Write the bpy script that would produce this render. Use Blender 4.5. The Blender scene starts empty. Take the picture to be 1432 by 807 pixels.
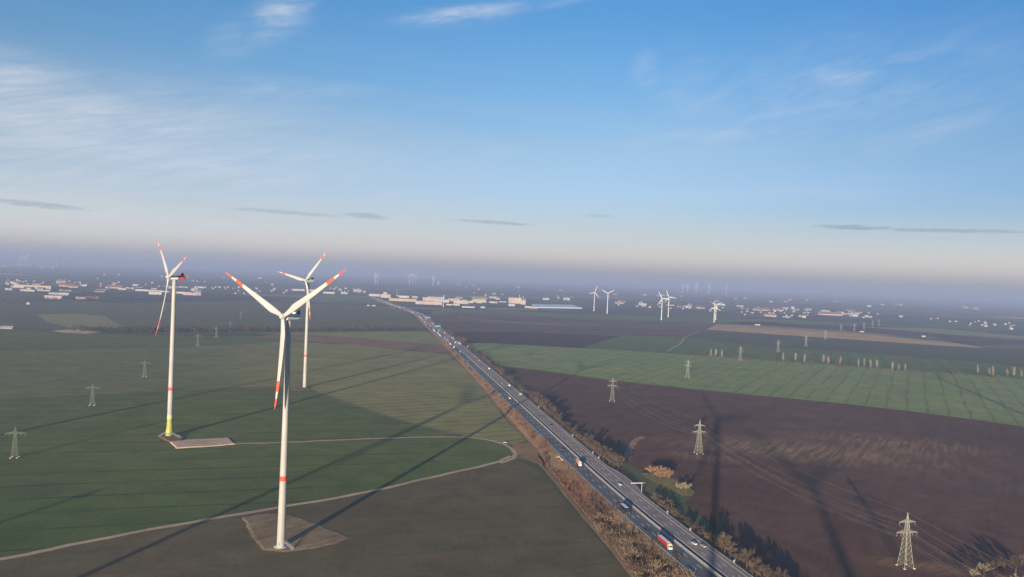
import bpy, bmesh, math, random
from mathutils import Vector, Matrix
from mathutils.geometry import tessellate_polygon
rnd = random.Random(11)
C = bpy.context.scene.collection
S = bpy.context.scene
R = math.radians

# ------------------------------------------------------------------ camera
W0, H0, FPX, HC = 1432.0, 807.0, 1022.0, 170.0
PITCH, ROLL = R(-0.87), R(2.3)
cF = Vector((0, math.cos(PITCH), math.sin(PITCH)))
cU0 = Vector((0, -math.sin(PITCH), math.cos(PITCH)))
cR0 = Vector((1, 0, 0))
cR = cR0 * math.cos(ROLL) + cU0 * math.sin(ROLL)
cU = -cR0 * math.sin(ROLL) + cU0 * math.cos(ROLL)
CAM = Vector((0, 0, HC))
cd = bpy.data.cameras.new('camera'); cam = bpy.data.objects.new('camera', cd); C.objects.link(cam)
cam.matrix_world = Matrix(((cR.x, cU.x, -cF.x, 0), (cR.y, cU.y, -cF.y, 0), (cR.z, cU.z, -cF.z, HC), (0, 0, 0, 1)))
cd.sensor_width = 36; cd.lens = 36 * FPX / W0
cd.clip_start = 1; cd.clip_end = 300000
S.camera = cam

# ------------------------------------------------------------------ light
SUN_AZ, SUN_EL = 16.2, 8.0            # bearing the shadows run to (from +Y towards +X), height of the sun
sd = bpy.data.lights.new('sun', 'SUN'); sun = bpy.data.objects.new('sun', sd); C.objects.link(sun)
sdir = Vector((math.sin(R(SUN_AZ)) * math.cos(R(SUN_EL)), math.cos(R(SUN_AZ)) * math.cos(R(SUN_EL)), -math.sin(R(SUN_EL))))
sun.rotation_euler = sdir.to_track_quat('-Z', 'Y').to_euler()
sd.energy = 5.0; sd.angle = R(0.53); sd.color = (1.0, 0.83, 0.62)
S.view_settings.view_transform = 'Standard'; S.view_settings.look = 'None'
S.view_settings.gamma = 1; S.view_settings.use_curve_mapping = False
S.view_settings.exposure = 1.0
S.cycles.use_denoising = True
S.cycles.volume_bounces = 1
S.cycles.max_bounces = 6
S.cycles.transparent_max_bounces = 16
SKY_STRENGTH = 0.0712
HAZE_DENSITY = 0.000125
HAZE_COLOR = (0.355, 0.435, 0.665)

# ------------------------------------------------------------------ node helper
class NT:
    def __init__(s, tree):
        s.t = tree; s.n = tree.nodes; s.l = tree.links
    def new(s, typ, **kw):
        x = s.n.new(typ)
        for k, v in kw.items(): setattr(x, k, v)
        return x
    def put(s, sock, v):
        if v is None: return
        if hasattr(v, 'links'): s.l.new(v, sock)
        else: sock.default_value = v
    def m(s, op, a, b=None, c=None, clamp=False):
        x = s.new('ShaderNodeMath', operation=op, use_clamp=clamp)
        for i, v in enumerate((a, b, c)): s.put(x.inputs[i], v)
        return x.outputs[0]
    def vm(s, op, a, b=None):
        x = s.new('ShaderNodeVectorMath', operation=op)
        s.put(x.inputs[0], a); s.put(x.inputs[1], b)
        return x.outputs['Value'] if op in ('LENGTH', 'DOT_PRODUCT', 'DISTANCE') else x.outputs['Vector']
    def xyz(s, v):
        x = s.new('ShaderNodeSeparateXYZ'); s.l.new(v, x.inputs[0]); return x.outputs
    def vec(s, a, b, c=0.0):
        x = s.new('ShaderNodeCombineXYZ')
        for i, v in enumerate((a, b, c)): s.put(x.inputs[i], v)
        return x.outputs[0]
    def noise(s, v, scale=1, detail=4, rough=.55, dist=0.0):
        x = s.new('ShaderNodeTexNoise'); s.put(x.inputs['Vector'], v)
        x.inputs['Scale'].default_value = scale; x.inputs['Detail'].default_value = detail
        x.inputs['Roughness'].default_value = rough; x.inputs['Distortion'].default_value = dist
        return x.outputs['Fac']
    def ramp(s, v, lo, hi, a=0.0, b=1.0, smooth=True):
        x = s.new('ShaderNodeMapRange', interpolation_type='SMOOTHSTEP' if smooth else 'LINEAR')
        x.clamp = True
        for i, q in enumerate((v, lo, hi, a, b)): s.put(x.inputs[i], q)
        return x.outputs[0]
    def mix(s, f, a, b, mode='MIX'):
        x = s.new('ShaderNodeMix', data_type='RGBA', blend_type=mode)
        s.put(x.inputs[0], f)
        for i, v in ((6, a), (7, b)):
            if isinstance(v, tuple): v = (*v[:3], 1)
            s.put(x.inputs[i], v)
        return x.outputs[2]

# ------------------------------------------------------------------ sky
def ray(u, v):
    a, b = u - W0 / 2, H0 / 2 - v
    return (cF * FPX + cR * a + cU * b).normalized()
def sky_at(u, v):
    """bearing and height in degrees of the sky seen at a pixel"""
    q = ray(u, v); return math.degrees(math.atan2(q.x, q.y)), math.degrees(math.asin(q.z))
w = bpy.data.worlds.new('World'); S.world = w; w.use_nodes = True
k = NT(w.node_tree); k.n.clear()
sky = k.new('ShaderNodeTexSky', sky_type='NISHITA'); sky.sun_disc = False
sky.sun_elevation = R(SUN_EL); sky.sun_rotation = R(SUN_AZ + 180); sky.altitude = 150
sky.air_density = 1.0; sky.dust_density = 1.2; sky.ozone_density = 1.6
tc = k.new('ShaderNodeTexCoord').outputs['Generated']
d = k.vm('NORMALIZE', tc); dx, dy, dz = k.xyz(d)
el = k.m('MULTIPLY', k.m('ARCSINE', dz), 180 / math.pi)
az = k.m('MULTIPLY', k.m('ARCTAN2', dx, dy), 180 / math.pi)
zc = k.m('MAXIMUM', dz, 0.04)
pu, pv = k.m('DIVIDE', dx, zc), k.m('DIVIDE', dy, zc)
def blob(a0, e0, wa, we, tilt=0.0):
    """soft elliptical patch of sky round bearing a0, height e0 (degrees)"""
    a = k.m('SUBTRACT', az, a0); e = k.m('SUBTRACT', el, e0)
    ct, st = math.cos(R(tilt)), math.sin(R(tilt))
    p = k.m('MULTIPLY_ADD', a, ct / wa, k.m('MULTIPLY', e, st / wa)); q = k.m('MULTIPLY_ADD', a, -st / we, k.m('MULTIPLY', e, ct / we))
    r = k.m('SQRT', k.m('ADD', k.m('MULTIPLY', p, p), k.m('MULTIPLY', q, q)))
    return k.ramp(r, 0.0, 1.0, 1.0, 0.0)
def stretch(ang, sx, sy, scale, detail=6, rough=.6, dist=.6):
    c, s_ = math.cos(R(ang)), math.sin(R(ang))
    a = k.m('MULTIPLY_ADD', pu, c, k.m('MULTIPLY', pv, s_)); b = k.m('MULTIPLY_ADD', pu, -s_, k.m('MULTIPLY', pv, c))
    return k.noise(k.vec(k.m('MULTIPLY', a, sx), k.m('MULTIPLY', b, sy)), scale, detail, rough, dist)
def angn(sx, sy, scale=1.0, tilt=0.0, detail=5, rough=.6, dist=.4):
    c, s_ = math.cos(R(tilt)), math.sin(R(tilt))
    a = k.m('MULTIPLY_ADD', az, c, k.m('MULTIPLY', el, s_)); b = k.m('MULTIPLY_ADD', az, -s_, k.m('MULTIPLY', el, c))
    return k.noise(k.vec(k.m('MULTIPLY', a, sx), k.m('MULTIPLY', b, sy)), scale, detail, rough, dist)
# clear sky: the Nishita sky, cooler high up and milkier low down (winter haze)
base = sky.outputs[0]
def cramp(fac, stops):
    x = k.new('ShaderNodeValToRGB'); e = x.color_ramp.elements; k.l.new(fac, x.inputs[0])
    e[0].position, e[0].color = stops[0][0], (*stops[0][1], 1); e[1].position, e[1].color = stops[-1][0], (*stops[-1][1], 1)
    for p_, c_ in stops[1:-1]:
        y = e.new(p_); y.color = (*c_, 1)
    return x.outputs[0]
tint = cramp(k.m('DIVIDE', el, 24.0), [(0, (.60, .56, .80)), (.24, (.46, .48, .68)), (.42, (.47, .50, .61)), (.64, (.35, .51, .67)), (.86, (.26, .49, .70)), (1, (.25, .48, .70))])
base = k.mix(1.0, base, k.mix(1.0, tint, (2, 2, 2), 'MULTIPLY'), 'MULTIPLY')
murk = cramp(k.m('DIVIDE', el, 8.0), [(0, (.352, .374, .436)), (.08, (.378, .386, .438)), (.125, (.46, .443, .450)), (.18, (.56, .53, .53)), (.25, (.63, .61, .58)), (.38, (.61, .645, .655)), (.70, (.46, .61, .73)), (1, (.40, .58, .75))])
base = k.mix(k.ramp(el, 2.5, 7.5, 1, 0), base, k.mix(1.0, murk, (7.1, 7.1, 7.1), 'MULTIPLY'))
base = k.mix(1.0, base, k.mix(k.m('MULTIPLY', k.ramp(az, 2.0, 38.0), k.ramp(el, 2.0, 7.0)), (1, 1, 1), (.70, .81, .90)), 'MULTIPLY')
# cirrus veils
veil = k.ramp(stretch(20, .35, 1.0, .55, 7, .62, 1.2), .46, .78)
veil = k.m('MULTIPLY', veil, k.ramp(el, 3, 8))
low = k.m('MULTIPLY', blob(-32, 6.5, 40, 9), k.ramp(angn(.05, .35, 1.0), .25, .7, .35, 1))
DEG = math.degrees(1 / FPX)
parts = [(*sky_at(u, v), wu * DEG, wv * DEG, t, st) for u, v, wu, wv, t, st in [
    (398, 14, 62, 40, 28, .5), (350, 45, 90, 40, 30, .28), (690, 14, 200, 14, 9, .5), (640, 24, 120, 22, 7, .25), (20, 102, 110, 40, -4, .30), (10, 140, 130, 80, 0, .20), (902, 96, 30, 36, 0, .34), (960, 110, 60, 70, 30, .14),
    (240, 150, 230, 60, 10, .22), (430, 125, 120, 18, 5, .30), (1060, 130, 240, 90, 22, .20), (1250, 130, 260, 90, 20, .20), (1180, 105, 60, 26, 10, .16), (1000, 190, 170, 14, 2, .22), (1340, 170, 150, 40, 22, .16), (700, 210, 60, 14, 0, .15), (1100, 265, 300, 30, 4, .15)]]
tex = k.ramp(angn(.22, .75, 1.0, 14, 6, .6, .8), .28, .74, .15, 1.0)
acc = k.m('MULTIPLY', low, .66)
acc = k.m('MAXIMUM', acc, k.m('MULTIPLY', veil, .13))
for (a0, e0, wa, we, t, s_) in parts:
    acc = k.m('ADD', acc, k.m('MULTIPLY', k.m('MULTIPLY', blob(a0, e0, wa, we, t), tex), s_))
fib = k.ramp(angn(.22, 1.9, 1.0, 14, 7, .62, .9), .25, .75, .6, 1.2)
acc = k.m('MINIMUM', k.m('MULTIPLY', acc, fib), .75)
CLOUD = (4.7, 5.0, 5.6)
col = k.mix(acc, base, CLOUD)
# thin dark stratus slivers low in the sky
dark = None
for (a0, e0, wa, we, t, s_) in [(*sky_at(u, v), wu * DEG, wv * DEG, t, st) for u, v, wu, wv, t, st in [
        (50, 286, 90, 6, -2, .62), (400, 297, 120, 4.5, -1, .45), (512, 302, 52, 6.5, -2, .55), (690, 311, 98, 4, -1.5, .6), (840, 302, 34, 4, 0, .28), (1195, 318, 80, 5.5, -1, .7), (1330, 322.5, 160, 4, -1, .6)]]:
    q = k.m('MULTIPLY', k.ramp(k.m('MULTIPLY', blob(a0, e0, wa, we, t), k.ramp(angn(.9, 6, 1.0, 2, 6, .7, 1.0), .3, .62, .25, 1.3)), .12, .75), s_)
    dark = q if dark is None else k.m('MAXIMUM', dark, q)
col = k.mix(dark, col, k.mix(1.0, col, (.62, .66, .72), 'MULTIPLY'))
bg = k.new('ShaderNodeBackground'); k.l.new(col, bg.inputs[0]); bg.inputs[1].default_value = SKY_STRENGTH
k.l.new(bg.outputs[0], k.new('ShaderNodeOutputWorld').inputs[0])

# ------------------------------------------------------------------ pixel -> place
def G(u, v, z=0.0):
    """the point at height z that the photograph shows at pixel (u, v)"""
    dd = ray(u, v)
    if dd.z > -0.004: dd.z = -0.004
    return CAM + dd * ((HC - z) / -dd.z)

# ------------------------------------------------------------------ object helpers
def tag(o, label=None, cat=None, group=None, kind=None):
    if label: o['label'] = label
    if cat: o['category'] = cat
    if group: o['group'] = group
    if kind: o['kind'] = kind
    return o
def empty(name, loc, rz=0.0):
    o = bpy.data.objects.new(name, None); C.objects.link(o); o.location = loc; o.rotation_euler = (0, 0, rz); o.empty_display_size = 1
    return o
def link(name, me, parent=None, mats=()):
    for m_ in mats: me.materials.append(m_)
    o = bpy.data.objects.new(name, me); C.objects.link(o)
    if parent: o.parent = parent
    return o
def copy_tree(o, parent=None):
    c = o.copy(); C.objects.link(c)
    if parent: c.parent = parent
    for ch in list(o.children): copy_tree(ch, c)
    return c
class MB:
    """collects verts and faces, builds one mesh"""
    def __init__(s): s.v = []; s.f = []; s.mi = []; s.sm = []
    def add(s, vs, fs, mi=0, smooth=False):
        n = len(s.v); s.v += [tuple(p) for p in vs]
        for f in fs: s.f.append(tuple(i + n for i in f)); s.mi.append(mi); s.sm.append(smooth)
    def box(s, c, size, mi=0, rz=0.0, taper=(1, 1)):
        hx, hy, hz = size[0] / 2, size[1] / 2, size[2] / 2
        vs = []
        for z, tx, ty in ((-hz, 1, 1), (hz, taper[0], taper[1])):
            for x, y in ((-hx, -hy), (hx, -hy), (hx, hy), (-hx, hy)):
                x_, y_ = x * tx, y * ty
                vs.append((c[0] + x_ * math.cos(rz) - y_ * math.sin(rz), c[1] + x_ * math.sin(rz) + y_ * math.cos(rz), c[2] + z))
        s.add(vs, [(3, 2, 1, 0), (4, 5, 6, 7), (0, 1, 5, 4), (1, 2, 6, 5), (2, 3, 7, 6), (3, 0, 4, 7)], mi)
    def bar(s, a, b, r, mi=0, n=4, r2=None):
        a, b = Vector(a), Vector(b); d_ = (b - a)
        if d_.length < 1e-6: return
        z = d_.normalized(); x = z.orthogonal().normalized(); y = z.cross(x); r2 = r if r2 is None else r2
        vs = []
        for p, q in ((a, r), (b, r2)):
            for i in range(n):
                t = 2 * math.pi * (i + .5) / n
                vs.append(p + x * math.cos(t) * q + y * math.sin(t) * q)
        fs = [(i, (i + 1) % n, n + (i + 1) % n, n + i) for i in range(n)] + [tuple(range(n - 1, -1, -1)), tuple(range(n, 2 * n))]
        s.add(vs, fs, mi, n > 5)
    def lathe(s, prof, n=24, c=(0, 0, 0), mi=0, mis=None, cap=True):
        vs = [(c[0] + r * math.cos(2 * math.pi * i / n), c[1] + r * math.sin(2 * math.pi * i / n), c[2] + z) for r, z in prof for i in range(n)]
        for j in range(len(prof) - 1):
            m_ = mis[j] if mis else mi
            if j == 0: base_ = len(s.v); s.v += vs
            for i in range(n):
                s.f.append((base_ + j * n + i, base_ + j * n + (i + 1) % n, base_ + (j + 1) * n + (i + 1) % n, base_ + (j + 1) * n + i)); s.mi.append(m_); s.sm.append(True)
        if cap:
            t = len(prof) - 1
            s.f.append(tuple(base_ + t * n + i for i in range(n))); s.mi.append(mis[-1] if mis else mi); s.sm.append(False)
    def tube(s, pts, r, mi=0, n=4):
        for a, b in zip(pts[:-1], pts[1:]): s.bar(a, b, r, mi, n)
    def mesh(s, name, mats=()):
        me = bpy.data.meshes.new(name); me.from_pydata(s.v, [], s.f)
        for m_ in mats: me.materials.append(m_)
        me.polygons.foreach_set('material_index', s.mi); me.polygons.foreach_set('use_smooth', s.sm)
        me.update(); return me
    def build(s, name, mats, parent=None):
        if not isinstance(mats, (list, tuple)): mats = [mats]
        return link(name, s.mesh(name, mats), parent)

# ------------------------------------------------------------------ materials
def mat(name, col, rough=.7, var=.08, scale=.5, metallic=0.0, spec=.3):
    m_ = bpy.data.materials.new(name); m_.use_nodes = True
    q = NT(m_.node_tree); b = q.n['Principled BSDF']
    pos = q.new('ShaderNodeNewGeometry').outputs['Position']
    f = q.noise(pos, scale, 4)
    c2 = tuple(min(1, c * (1 + var * 2.5)) for c in col); c1 = tuple(c * (1 - var * 2.5) for c in col)
    q.l.new(q.mix(q.ramp(f, .3, .7), c1, c2), b.inputs['Base Color'])
    b.inputs['Roughness'].default_value = rough; b.inputs['Metallic'].default_value = metallic
    b.inputs['Specular IOR Level'].default_value = spec
    return m_
def field_mat(name, c1, c2, big=.004, rows=None, tram=None, streak=None, patches=(), c3=None, rough=1.0, grad=None):
    """c1/c2 mottled crop or soil; rows=(bearing, spacing, strength) fine drilling rows; tram=(bearing, spacing, width, colour, strength) wheel tracks;
    streak=(bearing, length scale, width scale, strength, colour); patches: bare or straw patches (x, y, rx, ry, bearing, colour, strength)"""
    gain = lambda c: tuple(min(.6, v_ * t_ * (1.75 if max(c) < .19 else 1.35)) for v_, t_ in zip(c, (1.07, 1.0, .82))) if c else c
    c1, c2, c3 = gain(c1), gain(c2), gain(c3)
    if streak: streak = (*streak[:4], gain(streak[4]))
    if tram: tram = (*tram[:3], gain(tram[3]), tram[4])
    m_ = bpy.data.materials.new(name); m_.use_nodes = True
    q = NT(m_.node_tree); b = q.n['Principled BSDF']
    pos = q.new('ShaderNodeNewGeometry').outputs['Position']; px, py, pz = q.xyz(pos)
    def axes(bear):
        s_, c_ = math.sin(R(bear)), math.cos(R(bear))
        along = q.m('MULTIPLY_ADD', px, s_, q.m('MULTIPLY', py, c_)); across = q.m('MULTIPLY_ADD', px, c_, q.m('MULTIPLY', py, -s_))
        return along, across
    f = q.noise(pos, big, 6, .6)
    col = q.mix(q.ramp(f, .3, .7), c1, c2)
    f2 = q.noise(pos, big * 9, 5, .65)
    col = q.mix(q.ramp(f2, .25, .75, .0, .55), col, c3 or tuple(.72 * a + .28 * b_ for a, b_ in zip(c1, c2)))
    f3 = q.noise(pos, .35, 3, .7)
    col = q.mix(.6, col, q.mix(q.ramp(f3, .2, .8, 0, 1), (.72, .72, .72), (1.25, 1.25, 1.25)), 'MULTIPLY')
    f4 = q.noise(pos, .028, 5, .65, .6)
    col = q.mix(.8, col, q.mix(q.ramp(f4, .28, .72), (.78, .79, .82), (1.2, 1.19, 1.14)), 'MULTIPLY')
    if streak:
        a, c = axes(streak[0])
        g = q.noise(q.vec(q.m('MULTIPLY', a, streak[1]), q.m('MULTIPLY', c, streak[2])), 1, 5, .6)
        col = q.mix(q.m('MULTIPLY', q.ramp(g, .45, .72), streak[3]), col, streak[4])
    if rows:
        a, c = axes(rows[0])
        wob = q.m('MULTIPLY', q.noise(pos, .01, 2), rows[1] * .7)
        g = q.m('SINE', q.m('MULTIPLY', q.m('ADD', c, wob), 2 * math.pi / rows[1]))
        col = q.mix(1.0, col, q.mix(q.ramp(g, -1, 1), (1 - rows[2],) * 3, (1 + rows[2],) * 3), 'MULTIPLY')
    if tram:
        a, c = axes(tram[0])
        wob = q.m('MULTIPLY', q.noise(pos, .005, 3), 16.0)
        g = q.m('PINGPONG', q.m('ADD', c, wob), tram[1] / 2)
        g = q.ramp(g, tram[2] * .4, tram[2], 1, 0)
        fade = q.ramp(q.noise(pos, .012, 4), .32, .62, .2, 1)
        col = q.mix(q.m('MULTIPLY', q.m('MULTIPLY', g, fade), tram[4]), col, tram[3])
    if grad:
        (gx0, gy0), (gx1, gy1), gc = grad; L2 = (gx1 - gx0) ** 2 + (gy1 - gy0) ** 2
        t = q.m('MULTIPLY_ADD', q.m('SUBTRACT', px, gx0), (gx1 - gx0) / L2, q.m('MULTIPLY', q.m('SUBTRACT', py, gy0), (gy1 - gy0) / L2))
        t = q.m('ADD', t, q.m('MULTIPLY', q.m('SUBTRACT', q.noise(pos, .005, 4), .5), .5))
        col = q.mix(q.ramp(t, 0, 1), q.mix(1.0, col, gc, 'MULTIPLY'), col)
    for (x, y, rx, ry, bear, pc, st, sb) in patches:
        s_, c_ = math.sin(R(bear)), math.cos(R(bear))
        ex, ey = q.m('SUBTRACT', px, x), q.m('SUBTRACT', py, y)
        a = q.m('MULTIPLY_ADD', ex, s_, q.m('MULTIPLY', ey, c_)); c = q.m('MULTIPLY_ADD', ex, c_, q.m('MULTIPLY', ey, -s_))
        r_ = q.vm('LENGTH', q.vec(q.m('DIVIDE', a, rx), q.m('DIVIDE', c, ry)))
        a2, c2_ = axes(sb)
        g = q.noise(q.vec(q.m('MULTIPLY', a2, .022), q.m('MULTIPLY', c2_, .20)), 1, 4, .6)
        g2 = q.noise(pos, .02, 4)
        msk = q.m('MULTIPLY', q.ramp(q.m('ADD', r_, q.m('MULTIPLY', g2, .7)), .45, 1.35, 1, 0), q.ramp(g, .38, .66, .12, 1))
        col = q.mix(q.m('MULTIPLY', msk, st), col, pc)
    q.l.new(col, b.inputs['Base Color']); b.inputs['Roughness'].default_value = rough; b.inputs['Specular IOR Level'].default_value = 0.05
    return m_

# ------------------------------------------------------------------ ground
def ground_mat():
    m_ = bpy.data.materials.new('patchwork'); m_.use_nodes = True
    q = NT(m_.node_tree); b = q.n['Principled BSDF']
    pos = q.new('ShaderNodeNewGeometry').outputs['Position']; px, py, pz = q.xyz(pos)
    s_, c_ = math.sin(R(62)), math.cos(R(62))
    a = q.m('MULTIPLY_ADD', px, s_, q.m('MULTIPLY', py, c_)); c = q.m('MULTIPLY_ADD', px, c_, q.m('MULTIPLY', py, -s_))
    vo = q.new('ShaderNodeTexVoronoi', distance='CHEBYCHEV'); vo.inputs['Scale'].default_value = 1; vo.inputs['Randomness'].default_value = .85
    q.l.new(q.vec(q.m('MULTIPLY', a, 1 / 900), q.m('MULTIPLY', c, 1 / 420)), vo.inputs['Vector'])
    r_, g_, b_ = q.xyz(vo.outputs['Color'])
    cr = q.new('ShaderNodeValToRGB'); cr.color_ramp.interpolation = 'CONSTANT'
    e = cr.color_ramp.elements
    pal = [(.0, (.055, .075, .045)), (.2, (.075, .085, .05)), (.38, (.065, .05, .045)), (.52, (.09, .085, .06)), (.64, (.05, .07, .045)), (.8, (.085, .065, .05)), (.9, (.17, .14, .09)), (.95, (.06, .08, .05))]
    e[0].position = 0; e[0].color = (*pal[0][1], 1); e[1].position = pal[1][0]; e[1].color = (*pal[1][1], 1)
    for p, c4 in pal[2:]:
        x = e.new(p); x.color = (*c4, 1)
    for x in e: x.color = tuple(1.35 * v_ for v_ in x.color[:3]) + (1,)
    q.l.new(r_, cr.inputs[0])
    wood = q.ramp(q.noise(pos, .0009, 6, .62), .5, .56)
    col = q.mix(wood, cr.outputs[0], (.045, .046, .038))
    f = q.noise(pos, .008, 5, .6)
    col = q.mix(1.0, col, q.mix(q.ramp(f, .25, .75), (.75, .75, .75), (1.25, 1.25, 1.25)), 'MULTIPLY')
    q.l.new(col, b.inputs['Base Color']); b.inputs['Roughness'].default_value = 1; b.inputs['Specular IOR Level'].default_value = .05
    return m_
gm = MB(); n_ = 96; RG = 90000.0
gm.add([(0, 0, 0)] + [(RG * math.cos(2 * math.pi * i / n_), RG * math.sin(2 * math.pi * i / n_), 0) for i in range(n_)], [(0, 1 + i, 1 + (i + 1) % n_) for i in range(n_)])
tag(gm.build('ground', ground_mat()), kind='structure')

def sheet(name, pts, material, layer, kind='structure', z0=0.0):
    """flat ground sheet; pts are photograph pixels on the ground"""
    raw = [G(u, v) for u, v in pts]; vs = []; g = random.Random(len(pts) * 7 + layer)
    for i, a in enumerate(raw):
        b_ = raw[(i + 1) % len(raw)]; L = (b_ - a).length; m_ = max(1, min(40, int(L / 14))); amp = min(1.6, L / m_ * .07)
        for j in range(m_):
            q_ = a.lerp(b_, j / m_)
            if j: q_ += Vector((g.uniform(-amp, amp), g.uniform(-amp, amp), 0))
            vs.append(q_)
    z = z0 + .05 * layer
    mb = MB(); tri = tessellate_polygon([[Vector((p.x, p.y, 0)) for p in vs]])
    ok = []
    for t in tri:
        a, b_, c = (vs[i] for i in t)
        ok.append(t if (b_ - a).to_2d().cross((c - a).to_2d()) > 0 else t[::-1])
    mb.add([(p.x, p.y, z) for p in vs], ok)
    return tag(mb.build(name, material), kind=kind)
def smooth_line(pts, per=8):
    """Catmull-Rom through world points"""
    out = []
    P = [pts[0] * 2 - pts[1]] + list(pts) + [pts[-1] * 2 - pts[-2]]
    for i in range(1, len(P) - 2):
        for j in range(per):
            t = j / per
            out.append(.5 * ((2 * P[i]) + (P[i + 1] - P[i - 1]) * t + (2 * P[i - 1] - 5 * P[i] + 4 * P[i + 1] - P[i + 2]) * t * t + (3 * P[i] - P[i - 1] - 3 * P[i + 1] + P[i + 2]) * t ** 3))
    out.append(pts[-1].copy()); return out
def ribbon(name, pts, width, material, layer, kind='structure', pix=True):
    ws = [G(*p) for p in pts] if pix else pts
    ws = smooth_line(ws, 6); mb = MB(); vs = []
    for i, p in enumerate(ws):
        t = (ws[min(i + 1, len(ws) - 1)] - ws[max(i - 1, 0)]).to_2d().normalized(); nx = Vector((-t.y, t.x))
        for s_ in (-.5, .5):
            wd = width * (1 + .22 * math.sin(i * 1.7 + s_ * 9) + rnd.uniform(-.16, .16))
            vs.append((p.x + nx.x * wd * s_, p.y + nx.y * wd * s_, .05 * layer))
    mb.add(vs, [(2 * i, 2 * i + 2, 2 * i + 3, 2 * i + 1)[::-1] for i in range(len(ws) - 1)])
    return tag(mb.build(name, material), kind=kind)

GR = lambda r, g, b: (r, g, b)
M = {}
M['fallow'] = field_mat('fallow', (.072, .060, .040), (.094, .077, .052), .006, c3=(.060, .066, .040), tram=(74, 36, 1.6, (.045, .038, .030), .3), streak=(74, .004, .09, .55, (.098, .066, .050)))
M['winter_crop'] = field_mat('winter_crop', (.062, .085, .033), (.083, .102, .038), .004, tram=(74, 34, 1.7, (.026, .036, .026), .75), streak=(74, .003, .04, .6, (.088, .074, .046)), grad=(tuple(G(60, 760).to_2d()), tuple(G(330, 600).to_2d()), (.80, .88, .90)))
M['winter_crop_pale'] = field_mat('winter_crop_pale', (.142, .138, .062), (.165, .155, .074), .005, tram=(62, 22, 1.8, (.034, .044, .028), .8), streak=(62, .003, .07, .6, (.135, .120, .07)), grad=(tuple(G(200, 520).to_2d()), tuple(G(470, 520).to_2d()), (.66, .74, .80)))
M['winter_crop_grey'] = field_mat('winter_crop_grey', (.068, .076, .052), (.086, .090, .060), .004, streak=(80, .001, .01, .5, (.075, .076, .055)))
M['green_field'] = field_mat('green_field', (.118, .156, .070), (.146, .176, .082), .004, tram=(29, 27, 2.6, (.058, .074, .038), .6), streak=(29, .002, .05, .6, (.128, .130, .066)))
M['green_field_far'] = field_mat('green_field_far', (.060, .092, .042), (.080, .108, .050), .004, tram=(24, 40, 4.2, (.042, .060, .036), .7), streak=(24, .002, .02, .4, (.08, .09, .054)))
M['grass_light'] = field_mat('grass_light', (.125, .142, .058), (.145, .149, .07), .006)
M['yellow_green'] = field_mat('yellow_green', (.125, .135, .055), (.148, .145, .072), .006, streak=(80, .002, .03, .8, (.26, .215, .13)))
M['brown_strip'] = field_mat('brown_strip', (.125, .080, .062), (.148, .096, .076), .005, streak=(70, .002, .03, .4, (.10, .07, .058)))
M['brown_far'] = field_mat('brown_far', (.062, .045, .045), (.085, .060, .054), .004, streak=(80, .001, .012, .7, (.12, .088, .075)))
M['dark_far'] = field_mat('dark_far', (.040, .030, .034), (.052, .038, .040), .004)
M['tan_reed'] = field_mat('tan_reed', (.34, .235, .145), (.39, .27, .165), .01, streak=(80, .004, .04, .5, (.19, .13, .085)))
M['grey_field'] = field_mat('grey_field', (.050, .056, .044), (.062, .068, .050), .004)
M['path'] = field_mat('path', (.33, .245, .195), (.40, .30, .24), .05)
M['path_dark'] = field_mat('path_dark', (.10, .085, .065), (.13, .11, .08), .05)
M['pad'] = field_mat('pad', (.135, .10, .068), (.255, .19, .13), .05, c3=(.085, .062, .044), streak=(40, .03, .16, .55, (.33, .25, .175)))
M['path_tan'] = field_mat('path_tan', (.21, .145, .095), (.28, .195, .13), .05, c3=(.15, .10, .065))
M['scrape'] = field_mat('scrape', (.20, .13, .10), (.33, .225, .17), .08, c3=(.12, .08, .065))
M['gravel'] = field_mat('gravel', (.40, .28, .235), (.45, .32, .275), .05)
M['earth'] = field_mat('earth', (.10, .066, .048), (.14, .095, .065), .05)
M['verge'] = field_mat('verge', (.165, .108, .070), (.25, .165, .10), .03, c3=(.115, .07, .052))
M['verge_dark'] = field_mat('verge_dark', (.085, .065, .04), (.12, .09, .05), .03)
M['hollow'] = field_mat('hollow', (.055, .075, .045), (.085, .09, .05), .02)  # shaded grass: the shade is put into this dark green

M['hollow_dry'] = field_mat('hollow_dry', (.13, .11, .06), (.19, .15, .08), .03)
def P2(u, v): p = G(u, v); return p.x, p.y
sx, sy = P2(1130, 632); s2x, s2y = P2(1250, 620); s3x, s3y = P2(905, 628); s4x, s4y = P2(990, 640); s5x, s5y = P2(1285, 792); s6x, s6y = P2(940, 580); s7x, s7y = P2(1340, 675); s8x, s8y = P2(870, 540)
M['plough'] = field_mat('plough', (.070, .040, .036), (.098, .057, .050), .004, c3=(.050, .034, .036), streak=(33, .006, .16, .4, (.092, .062, .050)), patches=[
    (sx, sy, 75, 210, 12, (.38, .235, .13), .85, 33), (s2x, s2y, 75, 160, 12, (.36, .215, .115), .8, 33), (s4x, s4y, 26, 60, 15, (.32, .19, .10), .8, 20),
    (s5x, s5y, 16, 40, 15, (.32, .18, .08), .9, 60), (s6x, s6y, 20, 60, 15, (.20, .12, .08), .7, 20), (s7x, s7y, 50, 130, 15, (.20, .13, .10), .6, 33), (s8x, s8y, 40, 140, 15, (.16, .10, .075), .7, 20)])

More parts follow.
